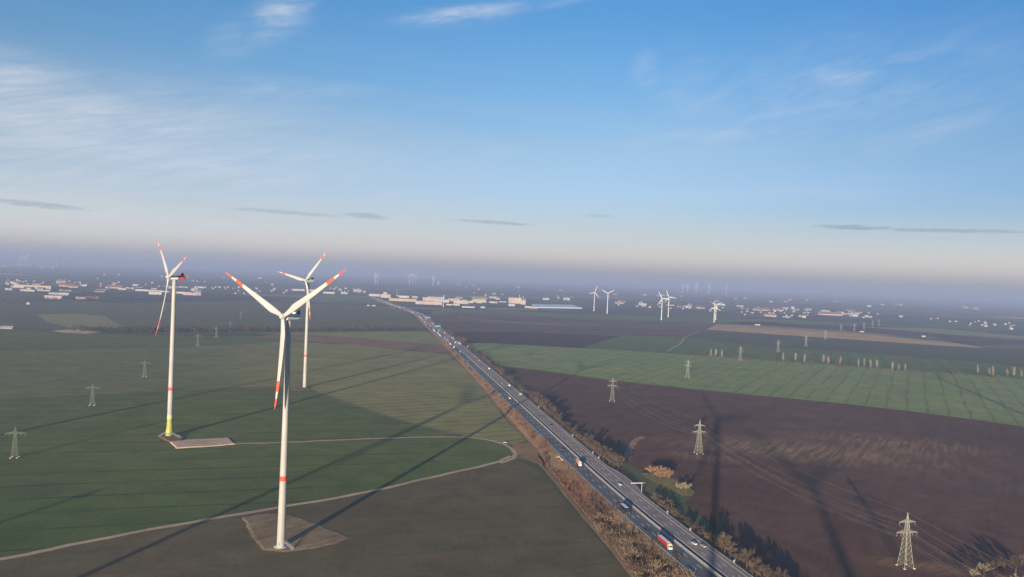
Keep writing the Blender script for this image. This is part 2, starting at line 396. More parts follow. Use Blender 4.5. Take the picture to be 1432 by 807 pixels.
# ------------------------------------------------------------------ fields
sheet('field', [(-420, 478), (0, 459), (60, 462), (150, 467), (270, 470), (350, 470), (420, 475), (500, 481), (560, 489), (626, 494), (660, 524), (700, 577), (735, 615), (745, 641), (718, 639), (700, 646), (620, 664), (500, 691), (345, 717), (180, 746), (0, 783), (-420, 880)], M['winter_crop'], 1)
sheet('field', [(400, 478), (500, 482), (560, 490), (626, 495), (660, 525), (700, 578), (735, 616), (720, 622), (680, 615), (660, 611), (580, 593), (519, 575), (438, 545), (410, 541), (300, 543), (227, 547), (0, 557), (-420, 580), (-420, 500), (0, 492), (250, 486)], M['winter_crop_pale'], 2)
sheet('field', [(-420, 880), (0, 784), (180, 747), (345, 718), (500, 692), (620, 665), (700, 648), (722, 641), (748, 655), (765, 668), (802, 712), (840, 757), (884, 810), (1010, 1000), (-100, 1400), (-700, 1100)], M['fallow'], 2)
sheet('field', [(350, 471), (395, 467), (435, 467), (500, 472), (560, 477), (621, 482), (629, 494), (560, 489), (500, 482), (420, 476)], M['brown_strip'], 3)
sheet('field', [(330, 466), (443, 465), (520, 464), (597, 463.5), (611, 473), (622, 482.5), (560, 478), (500, 473), (435, 468)], M['grass_light'], 4)
sheet('field', [(-420, 462), (-420, 425), (0, 413), (170, 424), (330, 421), (420, 424), (520, 428), (560, 433), (583, 446), (597, 463), (440, 465), (240, 467), (0, 458)], M['winter_crop_grey'], 1)
sheet('field', [(50, 440), (105, 438.5), (146, 442), (172, 457), (140, 460), (100, 459), (66, 450)], M['yellow_green'], 2)
sheet('field', [(73, 462.5), (110, 460), (141, 464.5), (120, 467), (85, 465)], M['gravel'], 3)
sheet('field', [(400, 421), (440, 414), (520, 414), (548, 423), (540, 425), (470, 424)], M['green_field_far'], 3)
# beyond the carriageways
sheet('field', [(700, 512), (760, 519), (860, 533), (1000, 548), (1100, 557), (1250, 573), (1432, 597), (2000, 690), (2300, 1300), (1300, 1500), (1110, 860), (1040, 770), (960, 705), (880, 655), (800, 595), (740, 545)], M['plough'], 1)
sheet('field', [(650, 480), (690, 480), (720, 482), (815, 487), (921, 493.5), (1075, 504), (1432, 529), (2000, 580), (2000, 689), (1432, 596), (1250, 572), (1100, 556), (1000, 547), (860, 532), (760, 518), (700, 511), (672, 492)], M['green_field'], 2)
sheet('field', [(815, 487), (866, 469.5), (957, 472), (1072, 485), (1140, 489), (1250, 497), (1432, 513), (2000, 560), (2000, 579), (1432, 528), (1075, 503.5), (921, 493)], M['green_field_far'], 2)
sheet('field', [(957, 472), (988, 461.5), (1080, 467), (1230, 477), (1310, 483), (1370, 486), (1432, 487), (2000, 525), (2000, 559), (1432, 512.5), (1250, 496.5), (1140, 488.5), (1072, 484.5)], M['grey_field'], 2)
sheet('field', [(604, 450), (596, 440), (640, 436), (720, 439), (803, 446), (921, 449.5), (1004, 452), (985, 460), (957, 472), (934, 471), (868, 469.5), (808, 487), (720, 482), (690, 480), (648, 479)], M['brown_far'], 2)
sheet('field', [(640, 470), (636, 463.5), (720, 463.5), (868, 470), (808, 486.5), (720, 482), (690, 480), (652, 479.5)], M['dark_far'], 3)
sheet('field', [(600, 434.5), (640, 432), (720, 435), (803, 440), (921, 443), (1010, 446), (1100, 447), (1200, 453), (1200, 456), (1004, 452), (921, 449.5), (803, 446), (720, 439), (640, 436.5), (606, 440)], M['green_field_far'], 3)
sheet('field', [(1010, 450.5), (1072, 450.5), (1200, 460), (1330, 469), (1432, 477), (2000, 515), (2000, 523), (1432, 481), (1330, 473.5), (1200, 465), (1080, 457)], M['dark_far'], 3)
sheet('field', [(1355, 482), (1432, 483), (2000, 516), (2000, 524), (1432, 487), (1375, 486)], M['green_field_far'], 4)
sheet('field', [(1200, 457), (1300, 459), (1432, 470), (1432, 475), (1330, 468)], M['grass_light'], 3)
sheet('field', [(0, 382), (30, 383.5), (58, 386), (0, 384)], M['tan_reed'], 3)
sheet('field', [(1370, 442), (1432, 443.5), (1500, 446), (1420, 446)], M['tan_reed'], 3)
sheet('field', [(640, 443.5), (720, 450), (840, 456), (840, 457), (720, 452), (640, 445)], M['brown_strip'], 4)

# raised bank of pale reeds, its near face towards the sun
def bank(name, near, far, h, material):
    mb = MB(); n = len(near); vs = []
    for i in range(n):
        a, b = G(*near[i]), G(*far[i]); e = min(1, 3 * min(i, n - 1 - i) / n)
        m1 = a.lerp(b, .45); vs += [(a.x, a.y, .2), (m1.x, m1.y, .3 + h * e), (b.x, b.y, .3 + h * .8 * e), (b.x, b.y + 25, 0)]
    mb.add(vs, [(4 * i + j, 4 * i + 4 + j, 4 * i + 5 + j, 4 * i + 1 + j) for i in range(n - 1) for j in range(3)], 0, True)
    return tag(mb.build(name, material), kind='structure')
bank('reed_bank', [(987, 461), (1030, 464), (1080, 467.5), (1150, 472), (1230, 477.5), (1310, 483), (1375, 487)], [(1002, 453.6), (1030, 454.8), (1080, 457.5), (1150, 462.5), (1230, 468), (1310, 475), (1370, 485.3)], 7, M['tan_reed'])

# field margins and tracks
ribbon('farm_track', [(-260, 835), (0, 783), (180, 746.5), (345, 717.5), (500, 691), (620, 664), (690, 648), (714, 638)], 4.6, M['path'], 5)
ribbon('farm_track', [(322, 621), (400, 619), (500, 614.5), (600, 611.5), (660, 612.5), (700, 620), (717, 630), (719, 640), (700, 648)], 4.2, M['path'], 6)
ribbon('farm_track', [(718, 640), (735, 643), (752, 648), (768, 664), (805, 710), (845, 757), (888, 811), (960, 900)], 2.7, M['path_tan'], 7)
ribbon('farm_track', [(410, 541), (438, 546), (480, 561), (519, 575), (580, 593), (640, 608), (668, 613)], 4.5, M['path_dark'], 5)
ribbon('farm_track', [(-200, 562), (0, 557), (227, 547), (300, 543), (410, 541)], 5, M['path_dark'], 4)
ribbon('farm_track', [(933.7, 491), (952.5, 479.6), (958, 472), (975, 465), (990, 460.5), (1003, 453.5)], 3.5, M['path'], 5)
ribbon('field_margin', [(700, 511.5), (760, 518.5), (860, 532.5), (1000, 547.5), (1100, 556.5), (1250, 572.5), (1432, 596.5), (1700, 640)], 5, M['grass_light'], 4)
ribbon('field_margin', [(700, 481), (815, 487), (921, 493.5), (1075, 504), (1250, 516), (1432, 529), (1700, 553)], 5, M['yellow_green'], 4)
ribbon('field_margin', [(640, 463.5), (720, 463.5), (800, 466.5), (868, 469.8), (934, 471)], 7, M['brown_strip'], 5)
ribbon('field_margin', [(1350, 480), (1432, 482.5), (1600, 490)], 6, M['path'], 5)
ribbon('field_margin', [(899, 611), (889, 616), (882, 625), (879, 634), (876, 642)], 7, M['scrape'], 3)
ribbon('field_margin', [(628, 494), (660, 522), (700, 573), (738, 614)], 5, M['verge'], 4)
sheet('hollow', [(846, 642), (862, 645), (880, 650), (902, 659), (925, 668), (948, 679), (964, 690), (966, 698), (950, 705), (915, 700), (880, 680), (850, 662)], M['hollow'], 2)
sheet('hollow', [(896, 661), (910, 662), (930, 667), (948, 672), (962, 680), (972, 688), (968, 694), (955, 694), (944, 688), (930, 681), (914, 674), (902, 668)], M['hollow_dry'], 3)
sheet('hollow', [(716, 622), (738, 619), (768, 636), (776, 652), (748, 648), (728, 640)], M['verge'], 3)

# ------------------------------------------------------------------ motorway
cl_pix = [(1010, 806), (914, 730), (840, 667), (780, 612), (703, 541), (663, 505), (631, 476.5), (603, 454.3), (586.5, 439.4), (564, 430.5), (538, 422), (521, 415)]
def road_z(i, n): return 0.0
ctl = [G(u, v, 4.5) for u, v in cl_pix]
back = (ctl[0] - ctl[1]).normalized()
ctl = [ctl[0] + back * 420, ctl[0] + back * 200] + ctl
CL = smooth_line(ctl, 40)
# even steps of ~12 m with running length, tangent and height
pts = [CL[0]]; acc_l = 0.0; STEP = 12.0
for a, b in zip(CL[:-1], CL[1:]):
    seg = (b - a).to_2d().length; t = 0.0
    while acc_l + seg - t >= STEP:
        t += STEP - acc_l; acc_l = 0.0
        pts.append(a.lerp(b, t / seg))
    acc_l += seg - t
CL = pts; NCL = len(CL)
for _ in range(6): CL = [CL[0]] + [(CL[i - 1] + CL[i] * 2 + CL[i + 1]) / 4 for i in range(1, NCL - 1)] + [CL[-1]]
ZR = [4.5 - 2.8 * min(1, max(0, (i * STEP - 900) / 1500)) for i in range(NCL)]
def road(s_, off, z=0.0):
    """point at running length s_, offset off to the right of the median, z above the carriageway"""
    i = max(0, min(NCL - 2, int(s_ / STEP))); f = s_ / STEP - i
    p = CL[i].lerp(CL[i + 1], f); a = CL[max(0, i - 1)]; b = CL[min(NCL - 1, i + 2)]
    t = (b - a).to_2d().normalized()
    return Vector((p.x + t.y * off, p.y - t.x * off, ZR[i] + (ZR[i + 1] - ZR[i]) * f + z))
def road_dir(s_):
    i = max(0, min(NCL - 2, int(s_ / STEP))); return (CL[min(NCL - 1, i + 2)] - CL[max(0, i - 1)]).to_2d().normalized()
def road_at(u, v):
    """running length and offset of the carriageway point seen at a pixel"""
    p = G(u, v, 4.0); i = min(range(NCL), key=lambda j: (CL[j].to_2d() - p.to_2d()).length_squared)
    t = road_dir(i * STEP); q = p.to_2d() - CL[i].to_2d()
    return i * STEP + q.dot(t), q.x * t.y - q.y * t.x
LROAD = (NCL - 2) * STEP
def strip(mb, o0, o1, z, s0=0, s1=None, step=STEP, mi=0, z1=None):
    s1 = LROAD if s1 is None else s1; n = max(1, int((s1 - s0) / step)); vs = []
    for i in range(n + 1):
        s_ = s0 + (s1 - s0) * i / n
        vs += [road(s_, o0, z), road(s_, o1, z if z1 is None else z1)]
    mb.add(vs, [(2 * i, 2 * i + 1, 2 * i + 3, 2 * i + 2) for i in range(n)], mi)
M['asphalt'] = field_mat('asphalt', (.074, .080, .096), (.090, .096, .112), .01, streak=(-11, .003, .5, .35, (.05, .054, .064)), rough=.85)
M['concrete_road'] = field_mat('concrete_road', (.20, .168, .178), (.235, .20, .21), .01, streak=(-11, .003, .5, .4, (.13, .11, .115)), rough=.9)
M['shoulder'] = field_mat('shoulder', (.15, .145, .145), (.18, .175, .175), .02)
M['marking'] = mat('marking', (.85, .84, .81), .8, .04)
M['median_soil'] = field_mat('median_soil', (.07, .066, .05), (.095, .085, .062), .03)
# embankment
mb = MB(); vs = []; prof = lambda h: [(-17.2 - h * 2.6 - 3, .25), (-17.2 - h * 2.6, .35), (-17.2, h - .12), (17.2, h - .12), (17.2 + h * 2.2, .35), (17.2 + h * 2.2 + 8, .25)]
for i in range(NCL):
    for o_, z_ in prof(ZR[i]): p = road(i * STEP, o_); vs.append((p.x, p.y, z_))
mb.add(vs, [(6 * i + j, 6 * i + j + 1, 6 * i + 7 + j, 6 * i + 6 + j) for i in range(NCL - 1) for j in range(5)])
tag(mb.build('embankment', M['verge']), kind='structure')
sheet('verge', [(640, 503), (662, 520), (700, 570), (738, 613), (752, 634), (760, 650), (805, 708), (845, 755), (890, 811), (980, 930), (1040, 880), (960, 800), (880, 720), (800, 645), (730, 585), (680, 533)], M['verge'], 3)
mb = MB(); strip(mb, -16.8, -1.9, 0); tag(mb.build('carriageway', M['asphalt']), kind='structure')
mb = MB(); strip(mb, 1.9, 16.8, 0); tag(mb.build('carriageway', M['concrete_road']), kind='structure')
mb = MB(); strip(mb, -1.9, 1.9, -.05); tag(mb.build('median_strip', M['median_soil']), kind='structure')
mb = MB(); strip(mb, -16.8, -15.9, .03); strip(mb, 15.9, 16.8, .03); tag(mb.build('shoulder_edge', M['shoulder']), kind='structure')
mb = MB()
for o_ in (-13.9, -2.6, 2.6, 13.9): strip(mb, o_ - .26, o_ + .26, .06)
s_ = 0.0
while s_ < LROAD - 10:
    for o_ in (-6.35, -10.1, 6.35, 10.1): strip(mb, o_ - .2, o_ + .2, .06, s_, s_ + 6, 6)
    s_ += 18
tag(mb.build('lane_markings', M['marking']), kind='structure')
# guard rails: each run is a thing
M['galvanised'] = mat('galvanised', (.42, .43, .45), .45, .05, metallic=.3)
M['barrier'] = mat('barrier', (.34, .31, .28), .8, .06)
def rail(off, label, z=.75, s0=0, s1=None, bulge=None):
    root = empty('guard_rail', road(s0, off)); tag(root, label, 'guard rail', 'guard rails along the motorway')
    s1 = LROAD if s1 is None else s1
    b_ = MB(); p_ = MB(); s_ = s0; k_ = 0
    pr = None
    while s_ < s1:
        o_ = off + (bulge(s_) if bulge else 0)
        a = road(s_, o_, z) - root.location
        if pr is not None:
            d_ = (a - pr).normalized(); nx = Vector((-d_.y, d_.x, 0)) * .06
            b_.add([pr - nx - Vector((0, 0, .16)), pr + nx - Vector((0, 0, .16)), pr + nx + Vector((0, 0, .16)), pr - nx + Vector((0, 0, .16)),
                    a - nx - Vector((0, 0, .16)), a + nx - Vector((0, 0, .16)), a + nx + Vector((0, 0, .16)), a - nx + Vector((0, 0, .16))],
                   [(0, 4, 5, 1), (1, 5, 6, 2), (2, 6, 7, 3), (3, 7, 4, 0)])
        p_.box((a.x, a.y, a.z - .4), (.1, .1, .7)); pr = a; s_ += 8
    b_.build('rail', M['galvanised'], root); tag(p_.build('post', M['galvanised'], root), kind='stuff')
    return root
s_bay0, s_bay1 = road_at(852, 656)[0], road_at(898, 692)[0]
s_bay0, s_bay1 = min(s_bay0, s_bay1), max(s_bay0, s_bay1)
def bulge(s_):
    t = (s_ - s_bay0) / (s_bay1 - s_bay0)
    return 4.5 * math.sin(math.pi * t) ** .6 if 0 < t < 1 else 0
rail(-16.5, 'galvanised guard rail between the dark carriageway and the brown shrubs')
rail(16.5, 'galvanised guard rail beside the pale carriageway, bulging out at the lay-by', bulge=bulge)
mb = MB(); n = 24; vs = []
for i in range(n + 1):
    s_ = s_bay0 + (s_bay1 - s_bay0) * i / n
    vs += [road(s_, 16.7, .02), road(s_, 16.9 + bulge(s_), .02)]
mb.add(vs, [(2 * i, 2 * i + 1, 2 * i + 3, 2 * i + 2) for i in range(n)]); tag(mb.build('lay_by', M['concrete_road']), kind='structure')
bw = MB()
for o_ in (-1.5,):
    n = NCL - 2; vs = []
    for i in range(n + 1):
        vs += [road(i * STEP, o_ - .3, -.04), road(i * STEP, o_ - .12, .95), road(i * STEP, o_ + .12, .95), road(i * STEP, o_ + .3, -.04)]
    bw.add(vs, [(4 * i + j, 4 * i + j + 1, 4 * i + 5 + j, 4 * i + 4 + j) for i in range(n) for j in range(3)])
tag(bw.build('median_barrier', M['barrier']), 'long beige concrete barrier down the middle of the motorway', 'barrier')

# ------------------------------------------------------------------ wind turbines
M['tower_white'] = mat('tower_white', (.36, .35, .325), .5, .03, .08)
M['blade_white'] = mat('blade_white', (.385, .375, .355), .4, .02, .1)
M['signal_red'] = mat('signal_red', (.62, .085, .035), .5, .04)
M['tower_green'] = mat('tower_green', (.36, .36, .07), .5, .06, .2)
M['tower_lime'] = mat('tower_lime', (.55, .54, .22), .5, .05, .2)
M['tower_moss'] = mat('tower_moss', (.22, .28, .10), .5, .05, .2)
M['nacelle_grey'] = mat('nacelle_grey', (.66, .66, .66), .5, .03)
M['cooler_dark'] = mat('cooler_dark', (.05, .035, .035), .5, .1)
M['dark_red'] = mat('dark_red', (.30, .04, .032), .5, .1)
M['nacelle_red'] = mat('nacelle_red', (.48, .06, .045), .5, .06)
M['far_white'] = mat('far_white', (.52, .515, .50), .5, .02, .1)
M['steel'] = mat('steel', (.40, .42, .44), .5, .06, metallic=.3)
M['footing'] = mat('footing', (.50, .47, .42), .85, .08)
MESH = {}
def blade_mesh(key, RR, r0, chord, bands):
    if key in MESH: return MESH[key]
    mb = MB(); secs = []
    NR = 26
    for i in range(NR + 1):
        t = i / NR; r = r0 + (RR - r0) * t
        root = max(0, 1 - t / .16)
        c = chord * (.55 * root + (1 - root) * (1.0 if t < .2 else (1 - (t - .2) / .8) ** .8 * .86 + .14)) if t < .999 else chord * .08
        th = chord * (.55 * root ** 1.5 + (1 - root ** 1.5) * (.22 * (1 - t) + .035)) * (1 if t < .99 else .3)
        tw = R(16 * (1 - t) ** 2.0) * (1 - root)
        bend = -2.6 * t ** 2.2 * RR / 57
        secs.append((r, c, th, tw, bend, root, t))
    n = 12
    for (r, c, th, tw, bend, root, t) in secs:
        for j in range(n):
            a = 2 * math.pi * j / n
            x = math.cos(a) * c * .5 - (1 - root) * c * .18; y = math.sin(a) * th * .5 * (1 if math.cos(a) > 0 else 1 - .45 * (1 - root) * -math.cos(a))
            mb.v.append((x * math.cos(tw) - y * math.sin(tw), x * math.sin(tw) + y * math.cos(tw) + bend, r))
    for i in range(NR):
        t = (secs[i][6] + secs[i + 1][6]) / 2
        mi = 1 if any(lo <= t <= hi for lo, hi in bands) else 0
        for j in range(n):
            mb.f.append((i * n + j, i * n + (j + 1) % n, (i + 1) * n + (j + 1) % n, (i + 1) * n + j)); mb.mi.append(mi); mb.sm.append(True)
    mb.f.append(tuple(NR * n + j for j in range(n))); mb.mi.append(1 if bands else 0); mb.sm.append(False)
    MESH[key] = mb.mesh('blade', [M['blade_white'] if bands else M['far_white'], M['signal_red']]); return MESH[key]
def turbine(loc, H, RR, bearing, spin, label, style='plain', rb=2.5, rt=1.55, group=None, cat='wind turbine', lean=5):
    root = empty('wind_turbine', loc, math.pi - R(bearing)); tag(root, label, cat, group)
    detailed = style != 'plain'
    key = ('tower', style, round(H), rb, rt)
    if key not in MESH:
        mb = MB(); hb = H * .29; top = H - 2.0
        zs = [0, .01, top]
        if detailed: zs += [hb, hb + 3.0]
        if style == 'green': zs += [4, 8, 13, 17, 21]
        zs += [top * i / 10 for i in range(1, 10)]; zs = sorted(zs)
        pr = [(rb + (rt - rb) * (z / top) ** .85 + (.9 * max(0, 1 - z / 14) if style == 'green' else 0), z) for z in zs]; mis = []
        for a, b in zip(zs[:-1], zs[1:]):
            z = (a + b) / 2; mi = 0
            if detailed and hb < z < hb + 3: mi = 1
            if style == 'green' and z < 21: mi = 2 if 4 < z < 13 or 13 < z < 17 else 3 if z > 17 else 4
            mis.append(mi)
        mb.lathe(pr, 40, mis=mis)
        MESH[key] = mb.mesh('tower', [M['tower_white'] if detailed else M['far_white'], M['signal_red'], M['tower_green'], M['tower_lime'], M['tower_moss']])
    tw = link('tower', MESH[key], root)
    if detailed:
        d_ = MB(); d_.box((rb * .2, -rb - (.9 if style == 'green' else 0) - .02, 2.6), (1.2, .25, 2.3)); d_.build('door', M['steel'], tw)
        f_ = MB(); f_.lathe([(rb + 1.6, 0), (rb + 1.5, .5), (rb + .2, .55)], 32, (0, 0, -.05)); f_.build('footing', M['footing'], root)
    # nacelle along local y, rotor at -y
    key = ('nacelle', style, RR)
    if key not in MESH:
        s_ = RR / 57; mb = MB(); L0, L1 = -3.6 * s_, 9.5 * s_; hw, hz = 1.9 * s_, 1.95 * s_
        secs = [(L0, .8), (L0 + .7, 1.0), ((L0 + L1) / 2 - .5, 1.0), (L1 - 2.5 * s_, 1.0), (L1 - .3, .9), (L1, .8)]
        n = 20
        for y, q_ in secs:
            for j in range(n):
                a = 2 * math.pi * j / n; ca, sa = math.cos(a), math.sin(a)
                e = .42; mb.v.append((hw * q_ * math.copysign(abs(ca) ** e, ca), y, hz * q_ * math.copysign(abs(sa) ** e, sa)))
        for i in range(len(secs) - 1):
            for j in range(n):
                mi = 1 if style == 'green' and i >= 2 else 0
                mb.f.append((i * n + j, i * n + (j + 1) % n, (i + 1) * n + (j + 1) % n, (i + 1) * n + j)); mb.mi.append(mi); mb.sm.append(False)
        mb.f.append(tuple(range(n))); mb.mi.append(0); mb.sm.append(False)
        mb.f.append(tuple(range((len(secs) - 1) * n, len(secs) * n))[::-1]); mb.mi.append(1 if style == 'green' else 0); mb.sm.append(False)
        MESH[key] = mb.mesh('nacelle', [M['nacelle_grey'], M['nacelle_red']])
    s_ = RR / 57
    nc = link('nacelle', MESH[key], root); nc.location = (0, 0, H)
    if detailed:
        cb = MB()
        cb.box((0, 6.6 * s_, 3.2 * s_), (4.2 * s_, 2.2 * s_, 2.6 * s_), 0, 0, (1.0, .6)); cb.box((0, 5.2 * s_, 2.4 * s_), (3.2 * s_, 1.0 * s_, 1.3 * s_), 1)
        cb.build('cooler', [M['dark_red'] if style == 'green' else M['cooler_dark'], M['nacelle_grey']], nc)
        vb = MB(); vb.bar((.8, 3.5 * s_, 1.8 * s_), (.8, 3.5 * s_, 4.4 * s_), .06); vb.bar((.3, 3.5 * s_, 4.2 * s_), (1.3, 3.5 * s_, 4.2 * s_), .05); vb.build('wind_vane', M['steel'], nc)
        if style == 'white':
            lb = MB()
            for sg in (-1, 1): lb.box((sg * 1.93 * s_, 4.6 * s_, .1), (.06, 4.6 * s_, .9 * s_))
            lb.build('side_vent', M['steel'], nc)
    hubp = Vector((0, -5.2 * s_, H + .4)); tilt = Matrix.Rotation(R(-lean), 4, 'X')
    key = ('hub', RR)
    if key not in MESH:
        mb = MB(); mb.lathe([(1.75 * s_, -1.7 * s_), (2.0 * s_, -.6 * s_), (2.0 * s_, .6 * s_), (1.5 * s_, 1.9 * s_), (.8 * s_, 2.5 * s_), (.05, 2.7 * s_)], 28)
        mb.v = [(x, -z, y) for x, y, z in mb.v]; MESH[key] = mb.mesh('hub', [M['blade_white']])
    hb_ = link('hub', MESH[key], root); hb_.matrix_local = Matrix.Translation(hubp) @ tilt
    bm_ = blade_mesh(('blade', RR, detailed), RR, 1.2 * s_, (4.3 if detailed else 6.0) * s_, [(.675, .795), (.885, 1.01)] if detailed else [])
    for i in range(3):
        b = link('blade', bm_, root); b.matrix_local = Matrix.Translation(hubp) @ tilt @ Matrix.Rotation(R(spin + 120 * i), 4, 'Y')
    return root
def ground_turbine(u, v, *a, **kw):
    p = G(u, v); return turbine((p.x, p.y, 0), *a, **kw)
# spin: angle of one blade from straight up, seen from the front, clockwise positive
T1 = ground_turbine(392.8, 765, 140.5, 55, 206.3, 177.2, 'white wind turbine with red banded blades standing on the bare earth pad', 'white', 2.55, 1.35)
T2 = ground_turbine(236.8, 610, 156.5, 60, 228.5, 189, 'wind turbine with a green banded tower foot and red nacelle', 'green', 2.7, 1.85)
T3 = ground_turbine(426, 542, 153.5, 59, 209.7, 161.3, 'white wind turbine farthest down the field, at the end of the dark track', 'pale', 2.7, 1.8)
# turbines round the viewpoint, out of the picture: only their long shadows reach into it
hd = Vector((math.sin(R(SUN_AZ)), math.cos(R(SUN_AZ))))
def shadow_turbine(u, v, H, RR, spin, label, bearing=205):
    p = G(u, v).to_2d() - hd * (H / math.tan(R(SUN_EL))); return turbine((p.x, p.y, 0), H, RR, bearing, spin, label, 'white', 2.55, 1.5)
OWN = Vector((0, 0)) - hd * 95 + Vector((-1, 0)) * 0
turbine((OWN.x, OWN.y, 0), 150, 57, 205, 200, 'tall wind turbine close behind the viewpoint whose straight shadow crosses the ploughed field', 'white', 2.55, 1.6)
shadow_turbine(655, 562, 142, 57, 170, 'wind turbine outside the picture casting the soft shadow past the earth pad')
shadow_turbine(575, 490, 142, 57, 190, 'wind turbine outside the picture casting a shadow below the brown field strip')
shadow_turbine(1135, 676, 150, 57, 185, 'wind turbine outside the picture whose rotor shadow falls on straw streaks')
shadow_turbine(1318, 531, 150, 57, 175, 'wind turbine outside the picture shading the striped green field')
# stairs at tower feet
def stairs(root, rb, ln, bear):
    mb = MB(); a = Vector((math.sin(R(bear)), math.cos(R(bear)), 0)); nx = Vector((a.y, -a.x, 0))
    top = a * (rb + .3) + Vector((0, 0, 3.4)); foot = a * (rb + ln) + Vector((0, 0, .2))
    for sg in (-.7, .7): mb.bar(top + nx * sg, foot + nx * sg, .16); mb.bar(top + nx * sg + Vector((0, 0, 1.0)), foot + nx * sg + Vector((0, 0, 1.0)), .06)
    for i in range(14): p = top.lerp(foot, i / 13); mb.bar(p - nx * .7, p + nx * .7, .13)
    o = mb.build('stairs', M['galvanised'], root); o.rotation_euler.z = -root.rotation_euler.z
stairs(T2, 3.4, 15, 118); stairs(T2, 3.4, 6, 262); stairs(T1, 2.6, 7, 112)

# pads of the turbines: low platforms
def pad(name, px, h, slope, material):
    raw = [G(u, v) for u, v in px]; vs = []
    for i, a in enumerate(raw):
        b = raw[(i + 1) % len(raw)]; m_ = max(1, int((b - a).length / 5))
        for j in range(m_): vs.append(a.lerp(b, j / m_) + Vector((rnd.uniform(-.7, .7), rnd.uniform(-.7, .7), 0)) * (1 if h < .75 or j else .3))
    c = sum((p for p in vs), Vector()) / len(vs); mb = MB(); n = len(vs)
    top = [Vector((p.x, p.y, h)) for p in vs]; bot = [Vector((p.x, p.y, .1)) + (p - c).normalized() * slope for p in vs]
    for q in bot: q.z = .1
    area = sum(top[i].to_2d().cross(top[(i + 1) % n].to_2d()) for i in range(n))
    if area < 0: top.reverse(); bot.reverse()
    mb.add(top + bot, [tuple(range(n))] + [(i, n + i, n + (i + 1) % n, (i + 1) % n) for i in range(n)])
    return tag(mb.build(name, material), kind='structure')
pad('earth_pad', [(342, 724.5), (375, 719), (404, 721), (420, 726), (487, 752), (463, 760), (430, 766.5), (397, 770), (369, 767)], .38, 2.5, M['pad'])
pad('earth_pad', [(222, 610), (232, 606), (250, 607), (258, 612), (252, 617), (238, 618)], .8, 2, M['earth'])
pad('gravel_pad', [(240, 619), (262, 615.5), (319, 613), (327, 621.5), (300, 624), (248, 627)], .7, 1.2, M['gravel'])
pad('earth_pad', [(408, 543), (418, 540), (434, 541), (432, 545), (414, 546)], .6, 1.5, M['earth'])

# distant turbines
FAR = 'white wind turbine on the plain beyond the dark fields'
for (u, v, H, RR, bear, spin, lab) in [
        (830.5, 435.3, 104, 41, 172, 20, 'white turbine on the far green field, its low blade turned to its twin'),
        (849.0, 438.8, 106, 41, 184, 60, 'white turbine with a level Y of blades beside its twin'),
        (924.8, 447.6, 99, 40, 200, -28, 'white turbine by the dark brown field with one blade reaching up'),
        (934.3, 443.7, 102, 40, 196, -22, 'white turbine just behind another by the dark brown field'),
        (998.5, 451.0, 70, 32, 185, 0, 'white turbine at the reed bank, its rotor crossing the one behind'),
        (1000.6, 448.0, 74, 32, 185, 60, 'white turbine behind another at the reed bank, blades forming a star')]:
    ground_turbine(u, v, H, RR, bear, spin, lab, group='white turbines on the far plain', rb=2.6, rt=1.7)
for (u, v, vt, sp) in [(953.9, 410.7, 399.6, 10), (961, 410.7, 399.3, 35), (973.7, 411.3, 398.6, 15), (991.4, 412.4, 400.2, 50), (1015.5, 413, 401, 0),
                       (524.6, 396.7, 384.5, 0), (528, 396.7, 384.5, 20), (572.4, 398, 385, 60), (576.7, 398, 385, 10), (580.7, 398, 385.5, 40), (605.6, 399, 388, 30),
                       (28.5, 374, 362, 10), (36, 374, 361.5, 40)]:
    g = G(u, v); dist = g.to_2d().length; H = (v - vt) / FPX * dist
    turbine((g.x, g.y, 0), H, H * .46, 185, sp, 'faint white turbine in the haze near the horizon', group='turbines in the haze', rb=5, rt=4)

# ------------------------------------------------------------------ pylons
M['lattice_pale'] = mat('lattice_pale', (.27, .262, .21), .7, .06)
M['lattice_green'] = mat('lattice_green', (.16, .185, .15), .7, .06)
M['insulator'] = mat('insulator', (.22, .20, .18), .3, .1)
M['cable'] = mat('cable', (.34, .33, .32), .5, .05, metallic=.3)
def lattice_leg(mb, H, wb, wt, peak, r, mi=0, panels=9):
    def w(z): return (wb + (wt - wb) * (z / H) ** .8) / 2 if z < H else max(.05, wt / 2 * (1 - (z - H) / peak))
    zs = [0]; 
    for i in range(panels): zs.append(H * (1 - (1 - (i + 1) / panels) ** 1.25))
    zs += [H + peak * .35, H + peak * .7, H + peak]
    cs = [(-1, -1), (1, -1), (1, 1), (-1, 1)]
    for a, b in zip(zs[:-1], zs[1:]):
        A = [Vector((x * w(a), y * w(a), a)) for x, y in cs]; B = [Vector((x * w(b), y * w(b), b)) for x, y in cs]
        for i in range(4):
            j = (i + 1) % 4
            mb.bar(A[i], B[i], r, mi)
            mb.bar(A[i], B[j], r * .55, mi); mb.bar(A[j], B[i], r * .55, mi); mb.bar(B[i], B[j], r * .5, mi)
    return w
def crossarm(mb, z, span, w, r, depth=1.6):
    for sg in (-1, 1):
        tip = Vector((sg * span, 0, z + .1))
        for y in (-w, w):
            mb.bar((sg * w, y, z), tip, r); mb.bar((sg * w, y, z + depth), tip + Vector((0, 0, .1)), r)
        n = 5; lo = [[Vector((sg * w, y, z)).lerp(tip, i / n) for i in range(n)] for y in (-w, w)]; hi_ = [[Vector((sg * w, y, z + depth)).lerp(tip, i / n) for i in range(n)] for y in (-w, w)]
        for i in range(n):
            mb.bar(lo[0][i], lo[1][i], r * .7)
            for s_ in range(2):
                if i + 1 < n: mb.bar(lo[s_][i], hi_[s_][i + 1], r * .6)
                mb.bar(lo[s_][i], hi_[s_][i], r * .6)
            if i + 1 < n: mb.bar(lo[0][i], lo[1][i + 1], r * .6)
